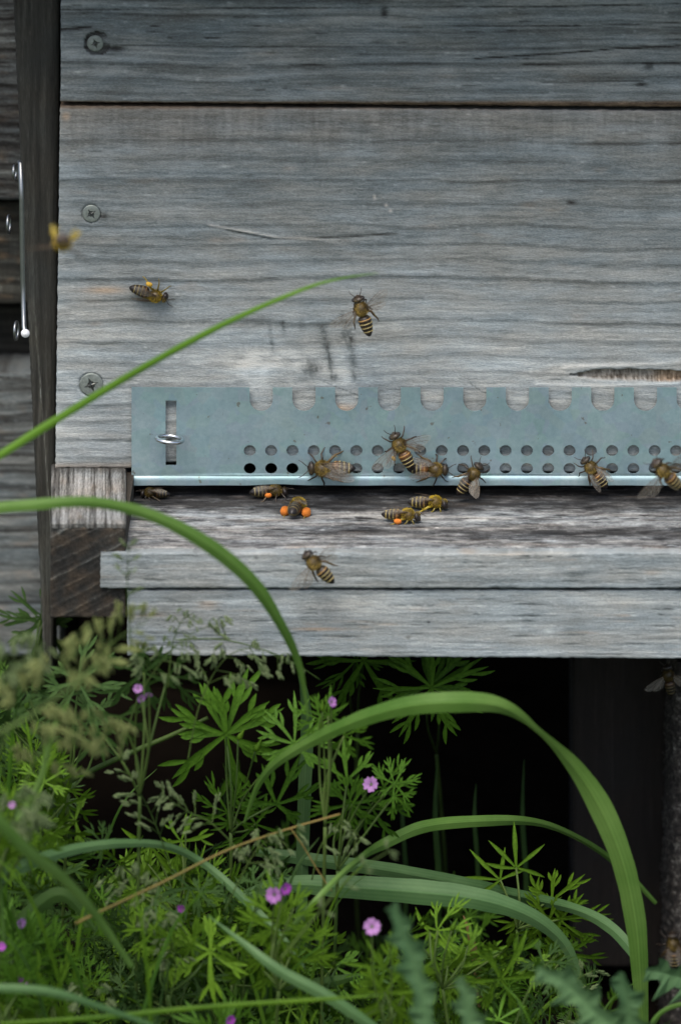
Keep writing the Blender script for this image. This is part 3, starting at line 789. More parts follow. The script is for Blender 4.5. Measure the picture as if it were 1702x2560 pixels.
    for s in (1, -1):
        def j(x, y, z, q=.25): return Vector((x + rnd.uniform(-q, q), (y + rnd.uniform(-q, q)) * s, z + rnd.uniform(-q, q) * .4))
        if legs == 'stand':
            F = [Vector((2.0, .7 * s, -1.0)), j(2.7, 2.0, -.5), j(3.5, 2.9, -1.5), j(4.1, 3.3, -2.3, .1), j(4.7, 3.6, -2.4, .1)]
            Md = [Vector((1.0, .8 * s, -1.2)), j(1.1, 2.6, -.4), j(.8, 3.9, -1.4, .5), j(.5, 4.6, -2.3, .1), j(.2, 5.2, -2.4, .1)]
            H = [Vector((0, .8 * s, -1.2)), j(-1.0, 2.3, -.1), j(-2.5, 3.2, -.9), j(-3.6, 3.7, -2.2, .1), j(-4.5, 4.1, -2.4, .1)]
        elif legs == 'tuck':
            F = [Vector((2.0, .7 * s, -1.0)), j(2.5, 1.5, -1.4), j(2.9, 1.6, -2.2), j(2.4, 1.4, -2.6), j(2.0, 1.3, -2.8)]
            Md = [Vector((1.0, .8 * s, -1.2)), j(1.0, 1.9, -1.3), j(.3, 2.2, -2.0), j(-.3, 2.1, -2.6), j(-.8, 2.0, -2.8)]
            H = [Vector((0, .8 * s, -1.2)), j(-.8, 2.0, -.9), j(-2.3, 2.5, -1.8), j(-3.4, 2.6, -2.3), j(-4.4, 2.8, -2.6)]
        else:                            # dangling in flight
            F = [Vector((2.0, .7 * s, -1.0)), j(2.6, 1.5, -1.6), j(2.2, 1.8, -2.6), j(1.7, 1.8, -3.1), j(1.3, 1.8, -3.4)]
            Md = [Vector((1.0, .8 * s, -1.2)), j(.7, 2.1, -1.7), j(-.2, 2.6, -2.8), j(-.8, 2.7, -3.3), j(-1.4, 2.7, -3.6)]
            H = [Vector((0, .8 * s, -1.2)), j(-1.1, 2.2, -1.2), j(-2.7, 3.0, -2.2), j(-4.0, 3.3, -2.9), j(-5.0, 3.6, -3.2)]
        hind[s] = (H[1] + H[2]) / 2 + Vector((-.3, .25 * s, 0))
        for pts, w in ((F, .8), (Md, .9), (H, 1.25)):
            mb.tube(pts, [.26 * w, .30 * w, .25 * w, .18 * w, .10], 6, 0, tuple(q * dark for q in (LC if w > 1 else LD)))
    me = mb.mesh('body', M['bee'], col=True); me.transform(MT); link('body', me, root)
    def dz(c_): return tuple(p * (1 - dust) + q * dust for p, q in zip(c_, (.50, .36, .025)))
    # ---- fur: short bent hairs over thorax, face and band edges
    hb = MB()
    def hair(p, nv, ln, c_):
        d = (nv + Vector((-.35, 0, 0)) + Vector([rnd.uniform(-.35, .35) for _ in range(3)])).normalized()
        t = d.orthogonal().normalized() * .045
        hb.add([p - t, p + t, p + d * ln], [(0, 1, 2)], 0, None, [c_] * 3)
    for _ in range(1500):
        x = rnd.uniform(-.9, 2.7); r = np.interp(x, [q[0] for q in st], [q[1] for q in st]); a = rnd.uniform(-.7, math.pi + .7)
        nv = Vector(((x - .9) * .45, math.cos(a), math.sin(a))).normalized()
        bald = (.3 < x < 1.5 and math.sin(a) > .85)
        if bald and rnd.random() < .6: continue
        v = rnd.uniform(.45, 1.5) * dark; hair(Vector((x, r * .95 * math.cos(a), r * .98 * math.sin(a) + .1)), nv, rnd.uniform(.35, .75), dz((.27 * v, .195 * v, .055 * v)))
    for _ in range(230):
        b = rnd.choice([-5.85, -4.6, -3.45, -2.3, -1.7]); x = b + rnd.uniform(-.12, .3); r = np.interp(x, [q[0] for q in st], [q[1] for q in st]); a = rnd.uniform(-.9, math.pi + .9)
        v = rnd.uniform(.7, 1.25) * dark
        hair(Vector(bendp(x, r * .95 * math.cos(a), r * .9 * math.sin(a) - .15)), Vector((-.9, math.cos(a) * .6, math.sin(a) * .6)).normalized(), rnd.uniform(.2, .4), dz((.34 * v, .28 * v, .12 * v)))
    for _ in range(200):
        x = rnd.uniform(3.0, 4.5); r = np.interp(x, [q[0] for q in st], [q[1] for q in st]); a = rnd.uniform(0, math.pi)
        if abs(math.cos(a)) > .75: continue
        v = rnd.uniform(.5, 1.1) * dark; hair(Vector((x, r * math.cos(a), r * .92 * math.sin(a) - .35)), Vector((.3, math.cos(a), math.sin(a))).normalized(), .28, dz((.16 * v, .12 * v, .05 * v)))
    for s in (1, -1):
        for _ in range(60):
            p = hind[s] + Vector([rnd.uniform(-.8, .6), rnd.uniform(-.15, .15), rnd.uniform(-.3, .3)])
            v = rnd.uniform(.7, 1.2) * dark; hair(p, Vector((rnd.uniform(-1, 1), s, rnd.uniform(-1, 1))).normalized(), .3, dz((.26 * v, .20 * v, .07 * v)))
    me = hb.mesh('fur', M['fur'], smooth=False, col=True); me.transform(MT); o_ = link('fur', me, root); o_['kind'] = 'stuff'
    # ---- four wings
    def wing(kind, base, direc, nrmv, ln, wd):
        direc = Vector(direc).normalized(); nrmv = Vector(nrmv); nrmv = (nrmv - direc * nrmv.dot(direc)).normalized(); ch = nrmv.cross(direc)
        if kind < 0: ch = -ch
        out = [(0, .05), (.15, .10), (.35, .16), (.6, .18), (.85, .12), (.97, -.05), (1.0, -.25), (.93, -.50), (.78, -.72), (.6, -.82), (.42, -.76), (.25, -.5), (.1, -.2), (0, -.06)]
        wm = MB(); B = Vector(base)
        def q(u, w): return B + direc * (u * ln) + ch * (w * wd) + nrmv * (.25 * math.sin(u * 2.6) * (1 if True else 0) - .12 * w * w)
        L_ = [q(u, w) for u, w in out]; cpt = q(.5, -.25)
        wm.add([cpt] + L_, [(0, k + 1, (k + 1) % len(L_) + 1) for k in range(len(L_))], 0)
        wm.tube([q(0, .03), q(.15, .09), q(.35, .15), q(.6, .17), q(.85, .11)], [.11, .10, .08, .06, .03], 5, 1)
        for vp in ([(0, 0), (.35, -.02), (.6, -.02), (.9, -.15)], [(0, -.03), (.3, -.22), (.55, -.3), (.85, -.5)], [(.05, -.08), (.3, -.42), (.5, -.7)], [(.35, .14), (.38, -.25), (.5, -.7)], [(.6, .16), (.58, -.3), (.72, -.6)]):
            wm.tube([q(u, w) for u, w in vp], [.045] * len(vp), 4, 1)
        me = wm.mesh('wing', [M['wing'], M['vein']]); me.transform(MT); link('wing', me, root)
    for s in (1, -1):
        w_ = (wl if s == 1 else wr)
        if wings == 'fold' and w_ is None:
            y = rnd.uniform(.16, .30) + (.15 if legs == 'tuck' else 0)
            wing(-s, (1.1, 1.35 * s, 1.35), (-1, y * s, .02), (0, .35 * s, 1), 8.0, 2.3)
            wing(-s, (.6, 1.3 * s, 1.1), (-1, (y + .12) * s, -.03), (0, .3 * s, 1), 5.8, 1.9)
        else:
            d = w_ if w_ is not None else (-.35, 1.0, .25)
            d = Vector((d[0], abs(d[1]) * s, d[2]))
            wing(-s, (1.1, 1.35 * s, 1.35), d, (0, 0, 1), 8.8, 3.0)
            wing(-s, (.6, 1.3 * s, 1.1), d + Vector((-.42, 0, -.05)), (0, 0, 1), 6.4, 2.4)
    if pollen:
        for s, size, mat in pollen:
            pb = MB(); pb.ellipsoid(hind[s] + Vector((0, .35 * s, 0)), (1.15 * size, .75 * size, .85 * size), 0, None, 14, 10)
            pb.v = [tuple(Vector(v) + Vector([rnd.uniform(-.07, .07) for _ in range(3)])) for v in pb.v]; me = pb.mesh('pollen_load', M[mat]); me.transform(MT); link('pollen_load', me, root)
    return root
YM = -1.9
LB = ('Z', Z0)
bee('honey bee with yellow pollen clinging to the bare grey board at upper left, legs raised', (372, 733), ('Y', 0), -17, .93, roll=38, pollen=[(1, .9, 'pollen_y')], orange=.15, dark=.8, seed=11, dust=.55)
bee('honey bee hovering in front of the grey board just below the grass tip, wings spread', (908, 789), ('Y', -16), 107, 1.0, wings='spread', legs='dangle', orange=0, seed=12, wl=(-.15, 1, .1), wr=(.65, 1, .35))
bee('honey bee facing left on the metal strip, its head over a hole and legs splayed', (827, 1171), ('Y', YM), 180, 1.12, wl=(-1, .2, .25), wr=(-1, .12, .5), orange=.6, seed=13, roll=4)
bee('honey bee facing up on the metal strip with both wings held out sideways', (1006, 1128), ('Y', YM - 1), 117, 1.0, wings='spread', orange=.45, seed=14, lift=1.0, wl=(-.22, 1, .1), wr=(-.05, 1, .3), pollen=[(1, .7, 'pollen_y')])
bee('honey bee facing right on the metal strip, tail touching the bee with outspread wings', (1070, 1173), ('Y', YM), -2, .98, orange=.6, seed=15, roll=-12)
bee('honey bee with boldly banded abdomen hanging over the lower edge of the metal strip', (1173, 1198), ('Y', YM - 3), 54, .93, orange=.0, seed=16, wings='spread', wl=(-.45, .5, 1.3), wr=(-.6, .45, 1.1))
bee('honey bee at the right of the metal strip facing up beside an empty hole', (1487, 1182), ('Y', YM - 2), 128, .92, orange=.35, seed=17)
bee('blurred honey bee flying in front of the metal strip at the right photo edge', (1668, 1188), ('Y', -62), 131, 1.0, wings='spread', legs='dangle', orange=.2, seed=18, wl=(.1, 1, .3), wr=(.3, 1, .4), pitch=15)
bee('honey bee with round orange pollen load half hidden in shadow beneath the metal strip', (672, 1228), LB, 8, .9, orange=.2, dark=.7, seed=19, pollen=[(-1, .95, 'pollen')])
bee('honey bee seen from behind on the landing board with two big orange pollen loads', (741, 1266), LB, 78, 1.05, orange=.1, dark=.8, seed=20, dust=.4, pitch=-6, pollen=[(1, 1.75, 'pollen'), (-1, 1.7, 'pollen')], legs='tuck', bend=.6)
bee('honey bee with one orange pollen load walking right on the landing board', (1003, 1287), LB, -12, .92, orange=.3, seed=21, dust=.5, pollen=[(-1, 1.05, 'pollen')], legs='tuck')
bee('yellow dusted honey bee just behind the pollen carrier on the landing board, facing right', (1070, 1256), LB, -8, .95, orange=.1, seed=22, dust=.75, legs='tuck')
bee('honey bee hovering in front of the pale strip below the landing board', (797, 1420), ('Y', FY - 12), 132, .98, wings='spread', legs='dangle', orange=0, seed=23, wl=(-.1, 1, .1), wr=(.2, 1, .4), bend=.4)
bee('dim honey bee flying in the dark gap beneath the hive near the right edge', (1672, 1702), ('Y', -14), 100, .8, wings='spread', legs='dangle', orange=.3, dark=.35, seed=24)  # body colour darkened to paint the shade of the gap
bee('honey bee climbing the speckled concrete pillar at the lower right edge', (1683, 2378), ('Y', 1), 95, .95, orange=.1, seed=25, dark=.8)
bee('honey bee crawling out of the shadow under the left end of the metal strip', (388, 1233), LB, 170, .72, orange=.2, dark=.35, seed=26, legs='tuck')  # body colour darkened to paint the shadow under the strip
bee('out of focus orange bee flying before the edge of the dark post', (157, 604), ('Y', -140), 78, 1.1, wings='spread', legs='dangle', orange=1, dark=1.5, seed=27, pitch=76, dust=.6)

# ------------------------------------------------------------------ plants
def catmull(pts, n=8):
    pts = [tuple(p) for p in pts]; out = []
    for i in range(len(pts) - 1):
        p0 = pts[max(i - 1, 0)]; p1 = pts[i]; p2 = pts[i + 1]; p3 = pts[min(i + 2, len(pts) - 1)]
        for k in range(n):
            t = k / n
            out.append(tuple(.5 * ((2 * b) + (c - a) * t + (2 * a - 5 * b + 4 * c - d) * t * t + (3 * b - a - 3 * c + d) * t ** 3) for a, b, c, d in zip(p0, p1, p2, p3)))
    out.append(pts[-1]); return out
FS = (-1, -.84, -.68, -.52, -.36, -.14, 0, .14, .36, .52, .68, .84, 1)
def ribbon(mb, pts, fold=.16, mi=0):
    """pts: (px, py, Ymm, width px, twist deg); a grass leaf with a V keel"""
    q = catmull(pts, 9); pos = [P(a, b, c) for a, b, c, _, _ in q]; vs = []; fs = []; rib = []
    view = Vector((0, 1, -.28)).normalized()
    for i, (a, b, c, w, tw) in enumerate(q):
        t = (pos[min(i + 1, len(q) - 1)] - pos[max(i - 1, 0)]).normalized()
        s = t.cross(view).normalized(); nrm = s.cross(t)
        if tw: Rm = Matrix.Rotation(math.radians(tw), 3, t); s = Rm @ s; nrm = Rm @ nrm
        hw = max(w, .3) * .5 * PX * sc_at(c) * (1 + .10 * float(vn(i * .37, a * .01, 7)))
        for k, f in enumerate(FS):
            dep = (abs(f)) * fold * hw * 2
            vs.append(pos[i] + s * f * hw + nrm * dep); rib.append((.3, 0, .35, 0, .4, 0, .95, 0, .45, 0, .35, 0, .3)[k])
    for i in range(len(q) - 1):
        for k in range(12):
            a = i * 13 + k; fs.append((a, a + 1, a + 14, a + 13))
    mb.add(vs, fs, mi, rib)
def blade(label, pts, mat='grass', group=None, name='grass_blade'):
    mb = MB(); ribbon(mb, pts)
    o = mb.build(name, M[mat]); tag(o, label, 'grass blade', group); return o
def gp(x, Y):  # pixel row of the ground at depth Y, so stems root in the soil
    z = ZG; dz = z - cam_loc.z; dy = Y * MM - cam_loc.y
    v = Vector((0, dy, dz)); f = v.dot(Vector(FW)); u = v.dot(Vector(UP)); return 1280 - (u / f * DIST) / PX

blade('straight narrow grass blade rising from the left edge across the grey board', [(-260, 1262, -120, 14, 10), (-60, 1172, -118, 18, 10), (120, 1062, -112, 20, 10), (340, 930, -105, 19, 20), (560, 810, -98, 15, 10), (760, 722, -90, 9, 0), (860, 694, -86, 5, 0), (945, 682, -82, 1.5, 0)], 'grass_sat')
blade('arching grass blade that comes in from the left edge and droops before the landing board', [(-300, 1330, -120, 26, 0), (-60, 1278, -120, 28, 0), (70, 1262, -122, 28, -10), (230, 1256, -124, 28, 10), (380, 1290, -122, 32, 10), (520, 1362, -118, 37, 0), (630, 1455, -112, 36, 0), (700, 1560, -106, 26, 10), (742, 1650, -100, 20, 20), (762, 1740, -96, 12, 30), (770, 1800, -94, 4, 0)], 'grass')
blade('broad green grass blade arching over the dark gap and bending down to the lower right', [(610, 2060, -70, 6, 0), (650, 1955, -76, 17, 0), (720, 1888, -84, 25, 0), (860, 1815, -94, 36, 0), (1000, 1770, -100, 48, 5), (1130, 1757, -102, 54, 5), (1252, 1768, -100, 42, 20), (1345, 1830, -96, 24, 50), (1430, 1915, -92, 46, 30), (1500, 2020, -90, 60, 8), (1555, 2150, -88, 56, 0), (1588, 2300, -86, 52, 0), (1600, 2440, -84, 42, 0), (1606, 2600, -80, 32, 0), (1606, 2800, -78, 30, 0)], 'grass')
blade('tall flat dark green blade standing upright below the drooping tip', [(752, 2760, -30, 26, 0), (752, 2400, -32, 28, 0), (756, 2150, -34, 32, 0), (762, 1960, -40, 34, 0), (768, 1840, -44, 33, 10), (762, 1740, -50, 22, 10), (748, 1690, -55, 6, 0)], 'grass_blue')
blade('wide pale green blade lying level across the lower centre with a drooping end', [(560, 2260, -60, 20, 0), (700, 2215, -62, 40, 0), (850, 2218, -66, 58, 0), (1050, 2232, -70, 64, 0), (1200, 2250, -72, 56, 0), (1320, 2290, -72, 44, 10), (1400, 2350, -70, 34, 10), (1440, 2420, -68, 22, 0), (1460, 2490, -66, 5, 0)], 'grass_blue')
blade('long blue green blade just above the pale one, running right to the big stalk', [(640, 2130, -30, 24, 0), (760, 2148, -34, 34, 0), (960, 2176, -40, 38, 10), (1150, 2212, -46, 40, 20), (1330, 2250, -52, 36, 30), (1450, 2280, -58, 30, 20), (1530, 2325, -64, 32, 10), (1590, 2390, -72, 28, 0)], 'grass_blue')
blade('slim bright blade rising to a low arch in front of the dark gap', [(640, 2420, -110, 10, 0), (800, 2240, -112, 14, 0), (900, 2150, -90, 22, 30), (960, 2112, -70, 28, 10), (1060, 2068, -60, 32, 0), (1200, 2054, -50, 30, 0), (1340, 2058, -36, 22, 20), (1450, 2100, -24, 18, 30), (1550, 2168, -12, 16, 10), (1640, 2260, -6, 10, 0)], 'grass')
blade('dark green blade curving down at the far lower left', [(-80, 2235, -130, 34, 0), (60, 2165, -120, 36, 0), (220, 2118, -104, 26, 0), (390, 2112, -92, 20, 0), (500, 2155, -86, 20, 10), (600, 2240, -92, 22, 0), (700, 2340, -100, 18, 0), (760, 2420, -104, 6, 0)], 'grass_blue')
blade('thick blurred grass stalk crossing the lower left corner toward the orange stem', [(-60, 1990, -190, 30, 0), (60, 2120, -180, 32, 0), (160, 2200, -165, 28, 0), (240, 2290, -150, 22, 0), (330, 2420, -140, 16, 0)], 'grass')
blade('blue green blade sloping down through the bottom centre', [(520, 2290, -126, 1, 0), (610, 2360, -130, 16, 0), (700, 2430, -136, 30, 10), (830, 2500, -140, 30, 0), (960, 2590, -140, 26, 0)], 'grass_blue')
blade('olive blade lying flat along the bottom left of centre', [(400, 2520, -80, 20, 0), (600, 2490, -84, 44, 20), (760, 2470, -84, 40, 10), (900, 2440, -80, 14, 0)], 'leaf_dark')
blade('thin yellowish green blade along the bottom edge', [(0, 2560, -150, 8, 0), (250, 2545, -150, 14, 0), (500, 2520, -150, 12, 0), (800, 2500, -150, 10, 0), (960, 2490, -150, 3, 0)], 'leaf_b')
blade('pale streaked blade sweeping along the bottom left corner', [(-60, 2470, -170, 20, 0), (120, 2480, -170, 22, 0), (280, 2530, -165, 16, 0), (420, 2580, -160, 8, 0)], 'grass_blue')
blade('dull green blade rising in the lower left corner behind the blurred stalk', [(-40, 2400, -100, 20, 0), (80, 2280, -100, 40, 0), (160, 2240, -100, 36, 0), (10, 2180, -100, 14, 0)][:3] + [(240, 2330, -100, 8, 0)], 'leaf_dark')
blade('green grass stem slanting up at the left edge among seed heads', [(40, 2060, -140, 14, 0), (100, 1950, -140, 16, 0), (130, 1830, -140, 14, 0), (170, 1760, -140, 8, 0)], 'grass')
blade('small dry brown blade standing among leaves at the lower centre right', [(1200, 2520, -70, 16, 0), (1190, 2420, -72, 26, 0), (1175, 2340, -74, 14, 0), (1158, 2290, -74, 3, 0)], 'dry')
blade('short curved blade at the bottom right corner beside the big stalk', [(1600, 2620, -110, 12, 0), (1640, 2545, -110, 12, 0), (1690, 2515, -110, 12, 0), (1760, 2510, -110, 10, 0)], 'grass')
blade('bright green short blade at the far left above the blurred stalk', [(30, 2080, -130, 6, 0), (80, 1990, -130, 18, 0), (112, 1930, -130, 12, 0), (150, 1850, -128, 3, 0)], 'leaf_b')
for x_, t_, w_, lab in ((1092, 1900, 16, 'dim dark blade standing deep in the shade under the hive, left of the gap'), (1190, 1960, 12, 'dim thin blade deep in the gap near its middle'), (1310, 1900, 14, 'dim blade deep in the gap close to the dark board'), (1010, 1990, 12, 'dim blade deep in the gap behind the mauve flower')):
    blade(lab, [(x_ - 14, 2480, 20, w_, 0), (x_ + 6, 2240, 20, w_, 20), (x_ - 4, 2050, 22, w_ * .8, 0), (x_, t_, 26, 1, 0)], 'leaf_dark')  # dark leaf colour paints these blades dim
def stalk(label, pts, w, mat, name='plant_stem', cat='stem'):
    q = catmull(pts, 8); mb = MB(); mb.tube([P(a, b, c) for a, b, c in q], [w * .5 * PX * sc_at(pts[0][2]) * (1 - .4 * i / len(q)) for i in range(len(q))], 8)
    o = mb.build(name, M[mat]); tag(o, label, cat); return o
stalk('thin orange straw stem slanting up through the lower left plants', [(190, 2310, -130), (225, 2292, -130), (400, 2210, -118), (560, 2130, -108), (700, 2080, -100), (850, 2036, -96)], 9, 'straw', 'straw_stem')
stalk('long straight green stem slanting up behind the left star leaf', [(60, 2010, -60), (160, 1960, -58), (320, 1885, -56), (430, 1838, -54), (520, 1795, -52)], 18, 'stem')
stalk('blurred tan stem crossing the seed heads at upper left', [(-80, 1870, -210), (60, 1800, -205), (160, 1730, -200), (250, 1660, -195)], 13, 'stem', 'straw_stem')
stalk('fine wiry stem hanging across the pale lower board', [(440, 1600, -80), (560, 1600, -80), (700, 1640, -80), (800, 1700, -76)], 4, 'stem')
stalk('thin brown stem forked off the orange straw', [(725, 2070, -100), (760, 2120, -100), (790, 2170, -100), (830, 2230, -100)], 4, 'straw', 'straw_stem')

# ---- cut leaf (unit size: longest lobe = 1) in its own XY plane
def cut_leaf(seed, lobes=7, spread=150, width=.085, sub=True, curl=.12):
    rnd = random.Random(seed); mb = MB()
    def strip(p0, ang, ln, w0, z0, bendv):
        n = 6; vs = []; fs = []; rib = []; x, y = p0; a = ang; 
        for i in range(n + 1):
            t = i / n; w = w0 * (.45 + 1.1 * t) if t < .5 else w0 * (1.0) * (1 - ((t - .5) / .5) ** 2.2) + .004
            z = z0 + curl * (-(math.hypot(x, y)) ** 2) + .01
            sx, sy = -math.sin(a), math.cos(a)
            vs += [(x - sx * w, y - sy * w, z + .35 * w), (x, y, z), (x + sx * w, y + sy * w, z + .35 * w)]; rib += [0, 1, 0]
            x += math.cos(a) * ln / n; y += math.sin(a) * ln / n; a += bendv / n
        for i in range(n):
            k = i * 3; fs += [(k, k + 1, k + 4, k + 3), (k + 1, k + 2, k + 5, k + 4)]
        mb.add(vs, fs, 0, rib)
        return 
    for i in range(lobes):
        t = i / (lobes - 1) * 2 - 1; ang = math.radians(t * spread + rnd.uniform(-7, 7)) + math.pi / 2
        ln = (1 - .30 * abs(t)) * rnd.uniform(.85, 1.08); b = rnd.uniform(-.35, .35)
        strip((0, 0), ang, ln, width * rnd.uniform(.85, 1.15), i * .002, b)
        if sub:
            for s in (1, -1):
                for fpos in ((rnd.uniform(.45, .6),) if rnd.random() < .6 else (.40, .64)):
                    fx, fy = math.cos(ang + b * fpos * .5) * ln * fpos, math.sin(ang + b * fpos * .5) * ln * fpos
                    strip((fx, fy), ang + s * rnd.uniform(.45, .75), ln * rnd.uniform(.30, .48), width * .75, .004 + i * .002 + .001 * s, -s * .4)
    return mb.mesh('leaf', M['leaf'])
LEAVES = [cut_leaf(400 + k, rndl, sp, w, sub) for k, (rndl, sp, w, sub) in enumerate([(6, 150, .050, True), (7, 130, .042, True), (5, 110, .052, True), (6, 140, .040, True), (5, 95, .05, False), (7, 150, .036, True)])]
def recol(me, mat):
    m = me.copy(); m.materials[0] = M[mat]; return m
LV = {'leaf': LEAVES, 'leaf_b': [recol(m, 'leaf_b') for m in LEAVES], 'leaf_dark': [recol(m, 'leaf_dark') for m in LEAVES]}
def leaf_matrix(px, py, Y, size, rot, tilt=0, pan=0):
    """leaf plane faces the viewer; rot = in-picture direction of the middle lobe, deg (90 = up); tilt/pan lean it in depth"""
    base = Matrix(((1, 0, 0), (0, 0, -1), (0, 1, 0))).to_4x4()      # local XY -> world XZ, local Z -> -Y (towards camera)
    Rz = Matrix.Rotation(math.radians(rot - 90), 4, 'Z')
    return Matrix.Translation(P(px, py, Y)) @ Matrix.Rotation(math.radians(tilt), 4, 'X') @ Matrix.Rotation(math.radians(pan), 4, 'Z') @ base @ Rz @ Matrix.Scale(size * PX * sc_at(Y), 4)
def flower_mesh(seed, mat, big=1.0):
    rnd = random.Random(seed); mb = MB()
    for k in range(5):
        a0 = 2 * math.pi * k / 5 + rnd.uniform(-.1, .1); vs = []; rib = []
        for i in range(6):
            t = i / 5; r = .12 + .88 * t; w = .62 * math.sin(min(1, t * 1.05 + .05) * math.pi * .62) + .02
            if i == 5: w *= .8
            zz = .55 * (1 - (1 - t) ** 2) * .6 + .1 * k * .02
            for f in (-1, 0, 1):
                rr = r - (.14 if (f == 0 and i == 5) else 0); a = a0 + f * w * .80 / max(r, .35) * .85
                vs.append((rr * math.cos(a), rr * math.sin(a), zz - .05 * (f == 0)))
                rib.append(.5 if f == 0 else 0)
        fs = []
        for i in range(5):
            for j in range(2): q = i * 3 + j; fs.append((q, q + 1, q + 4, q + 3))
        mb.add(vs, fs, 0, rib)
    mb.ellipsoid((0, 0, .12), (.13, .13, .16), 1, None, 8, 5)
    # sepals
    for k in range(5):
        a = 2 * math.pi * (k + .5) / 5; mb.add([(.1 * math.cos(a - 1), .1 * math.sin(a - 1), -.02), (.1 * math.cos(a + 1), .1 * math.sin(a + 1), -.02), (.45 * math.cos(a + .25), .45 * math.sin(a + .25), .10), (.85 * math.cos(a), .85 * math.sin(a), .26), (.45 * math.cos(a - .25), .45 * math.sin(a - .25), .10)], [(0, 1, 2, 3, 4)], 2)
    return mb.mesh('flower', [M[mat], M['seed'], M['leaf_b']])
FL = [flower_mesh(1, 'petal'), flower_mesh(2, 'petal_deep')]
def bud_mesh():
    mb = MB(); mb.tube([(0, 0, 0), (0, 0, .3), (0, 0, .8), (0, 0, 1.3), (0, 0, 2.0), (0, 0, 2.6)], [.12, .42, .5, .30, .14, .03], 8)
    return mb.mesh('bud', M['leaf_b'])
BUD = bud_mesh()
def geranium(label, root_px, Y, leaves, flowers=(), buds=(), mat='leaf', seed=1, rootY=0, group='cut-leaved cranesbill plants below the hive'):
    """leaves: (px,py,size,rot,tilt,pan[,variant]) ; stems run from the soil to each"""
    rnd = random.Random(seed); YR = Y + rootY; gy = gp(root_px, YR); gy = max(gy, 2450 if not rootY else 2000)
    r0 = P(root_px, gy, YR)
    T = thing('cranesbill_plant', label, 'plant', r0, group)
    T_inv = Matrix.Translation(-r0); 
    mb = MB(); pys = [l[1] for l in leaves]; top = min(pys); topx = leaves[pys.index(top)][0]
    def stem(a, b, y0, y1, w, sag=20):
        q = catmull([(a[0], a[1], y0), ((a[0] * .6 + b[0] * .4) + rnd.uniform(-20, 20), a[1] * .5 + b[1] * .5 + sag * .3, (y0 + y1) / 2 + rnd.uniform(-5, 5)), (b[0], b[1], y1)], 6)
        mb.tube([P(*k) for k in q], w * .5 * PX, 5)
    node = (root_px * .35 + topx * .65, gy * .25 + top * .75); mid = (root_px * .8 + node[0] * .2, gy * .62 + node[1] * .38)
    node = (node[0], min(node[1], gy - 20))
    stem((root_px, gy + 30), node, YR, Y - 4 + rootY * .7, 9)
    for l in leaves: stem(node if l[1] < node[1] else mid, (l[0], l[1]), Y - 4 + rootY * .7, Y + (l[7] if len(l) > 7 else 0), 6)
    for f in list(flowers) + list(buds): stem(node, (f[0], f[1]), Y - 4, Y - 6, 4.5)
    mb.build('stem', M['stem'], T)
    for l in leaves:
        px, py, size, rot, tilt, pan = l[:6]; var = l[6] if len(l) > 6 else rnd.randrange(6); dy = l[7] if len(l) > 7 else rnd.uniform(-4, 4)
        o = bpy.data.objects.new('leaf', LV[mat][var]); C.objects.link(o); o.parent = T; o.matrix_parent_inverse = T_inv
        o.matrix_basis = leaf_matrix(px, py, Y + dy, size, rot, tilt, pan)
    for f in flowers:
        px, py, size, kind, tilt, pan = f; size *= .86
        o = bpy.data.objects.new('flower', FL[kind]); C.objects.link(o); o.parent = T; o.matrix_parent_inverse = T_inv
        o.matrix_basis = leaf_matrix(px, py, Y - 6, size, rnd.uniform(0, 360), tilt, pan)
    for b in buds:
        px, py, size, rot = b
        o = bpy.data.objects.new('bud', BUD); C.objects.link(o); o.parent = T; o.matrix_parent_inverse = T_inv
        o.matrix_basis = Matrix.Translation(P(px, py, Y - 6)) @ Matrix.Rotation(math.radians(90 - rot), 4, 'Y') @ Matrix.Scale(size * PX, 4)
    return T
geranium('cranesbill with the large star shaped leaf at left centre and pointed buds beside it', 600, -62,
         [(565, 1835, 195, -112, 5, 0, 0, 0), (565, 1835, 185, 70, -5, 10, 2, 2), (735, 1860, 130, 85, -25, 0, 1, -6), (690, 2010, 150, 60, 10, 20, 2, -4), (570, 2030, 130, 120, 20, -20, 5, 0), (640, 2060, 130, 200, 10, 0, 3, 3)],
         buds=((595, 1850, 14, 60), (638, 1880, 16, 65)), seed=3)
geranium('cranesbill leaf hanging like a hand beneath the board, left of the broad blade', 900, -30,
         [(910, 1650, 165, -92, 10, 0, 0, 0), (890, 1648, 120, 200, 10, 10, 3, 3)], mat='leaf', seed=4, rootY=110)
geranium('cranesbill leaf fanned out between board and broad blade top', 1120, -38,
         [(1075, 1712, 170, 95, 0, 0, 2, 0), (1078, 1718, 190, -70, 10, 0, 5, -2), (1078, 1715, 150, 20, 0, 10, 4, 1)], seed=5, rootY=110)
geranium('cranesbill with the open mauve flower and small leaves before the dark gap', 800, -72,
         [(868, 1950, 110, 95, -10, 0, 2, 0), (870, 2010, 120, -80, 10, 10, 0, 0), (880, 2010, 110, 190, 10, 0, 1, 0), (960, 1970, 95, 30, 0, 0, 3, 4), (985, 1960, 85, 60, -20, 20, 5, 0), (985, 1990, 80, -45, 0, 20, 2, 0), (930, 2020, 110, -35, 10, 0, 0, 3)],
         flowers=((928, 1962, 25, 0, -25, -20),), seed=6)
geranium('bright cranesbill tuft with upright narrow leaves at lower right of centre', 1300, -52,
         [(1290, 2170, 120, 88, 0, 0, 4, 0), (1250, 2200, 110, 130, 0, 0, 4, 0), (1380, 2250, 110, 40, 10, 0, 2, 0), (1400, 2300, 130, -20, 10, 0, 3, 0), (1370, 2300, 140, -85, 20, 0, 5, 0), (1340, 2280, 120, 180, 10, 0, 0, 3), (1420, 2380, 110, -50, 20, 0, 0, 0)], mat='leaf_b', seed=7)
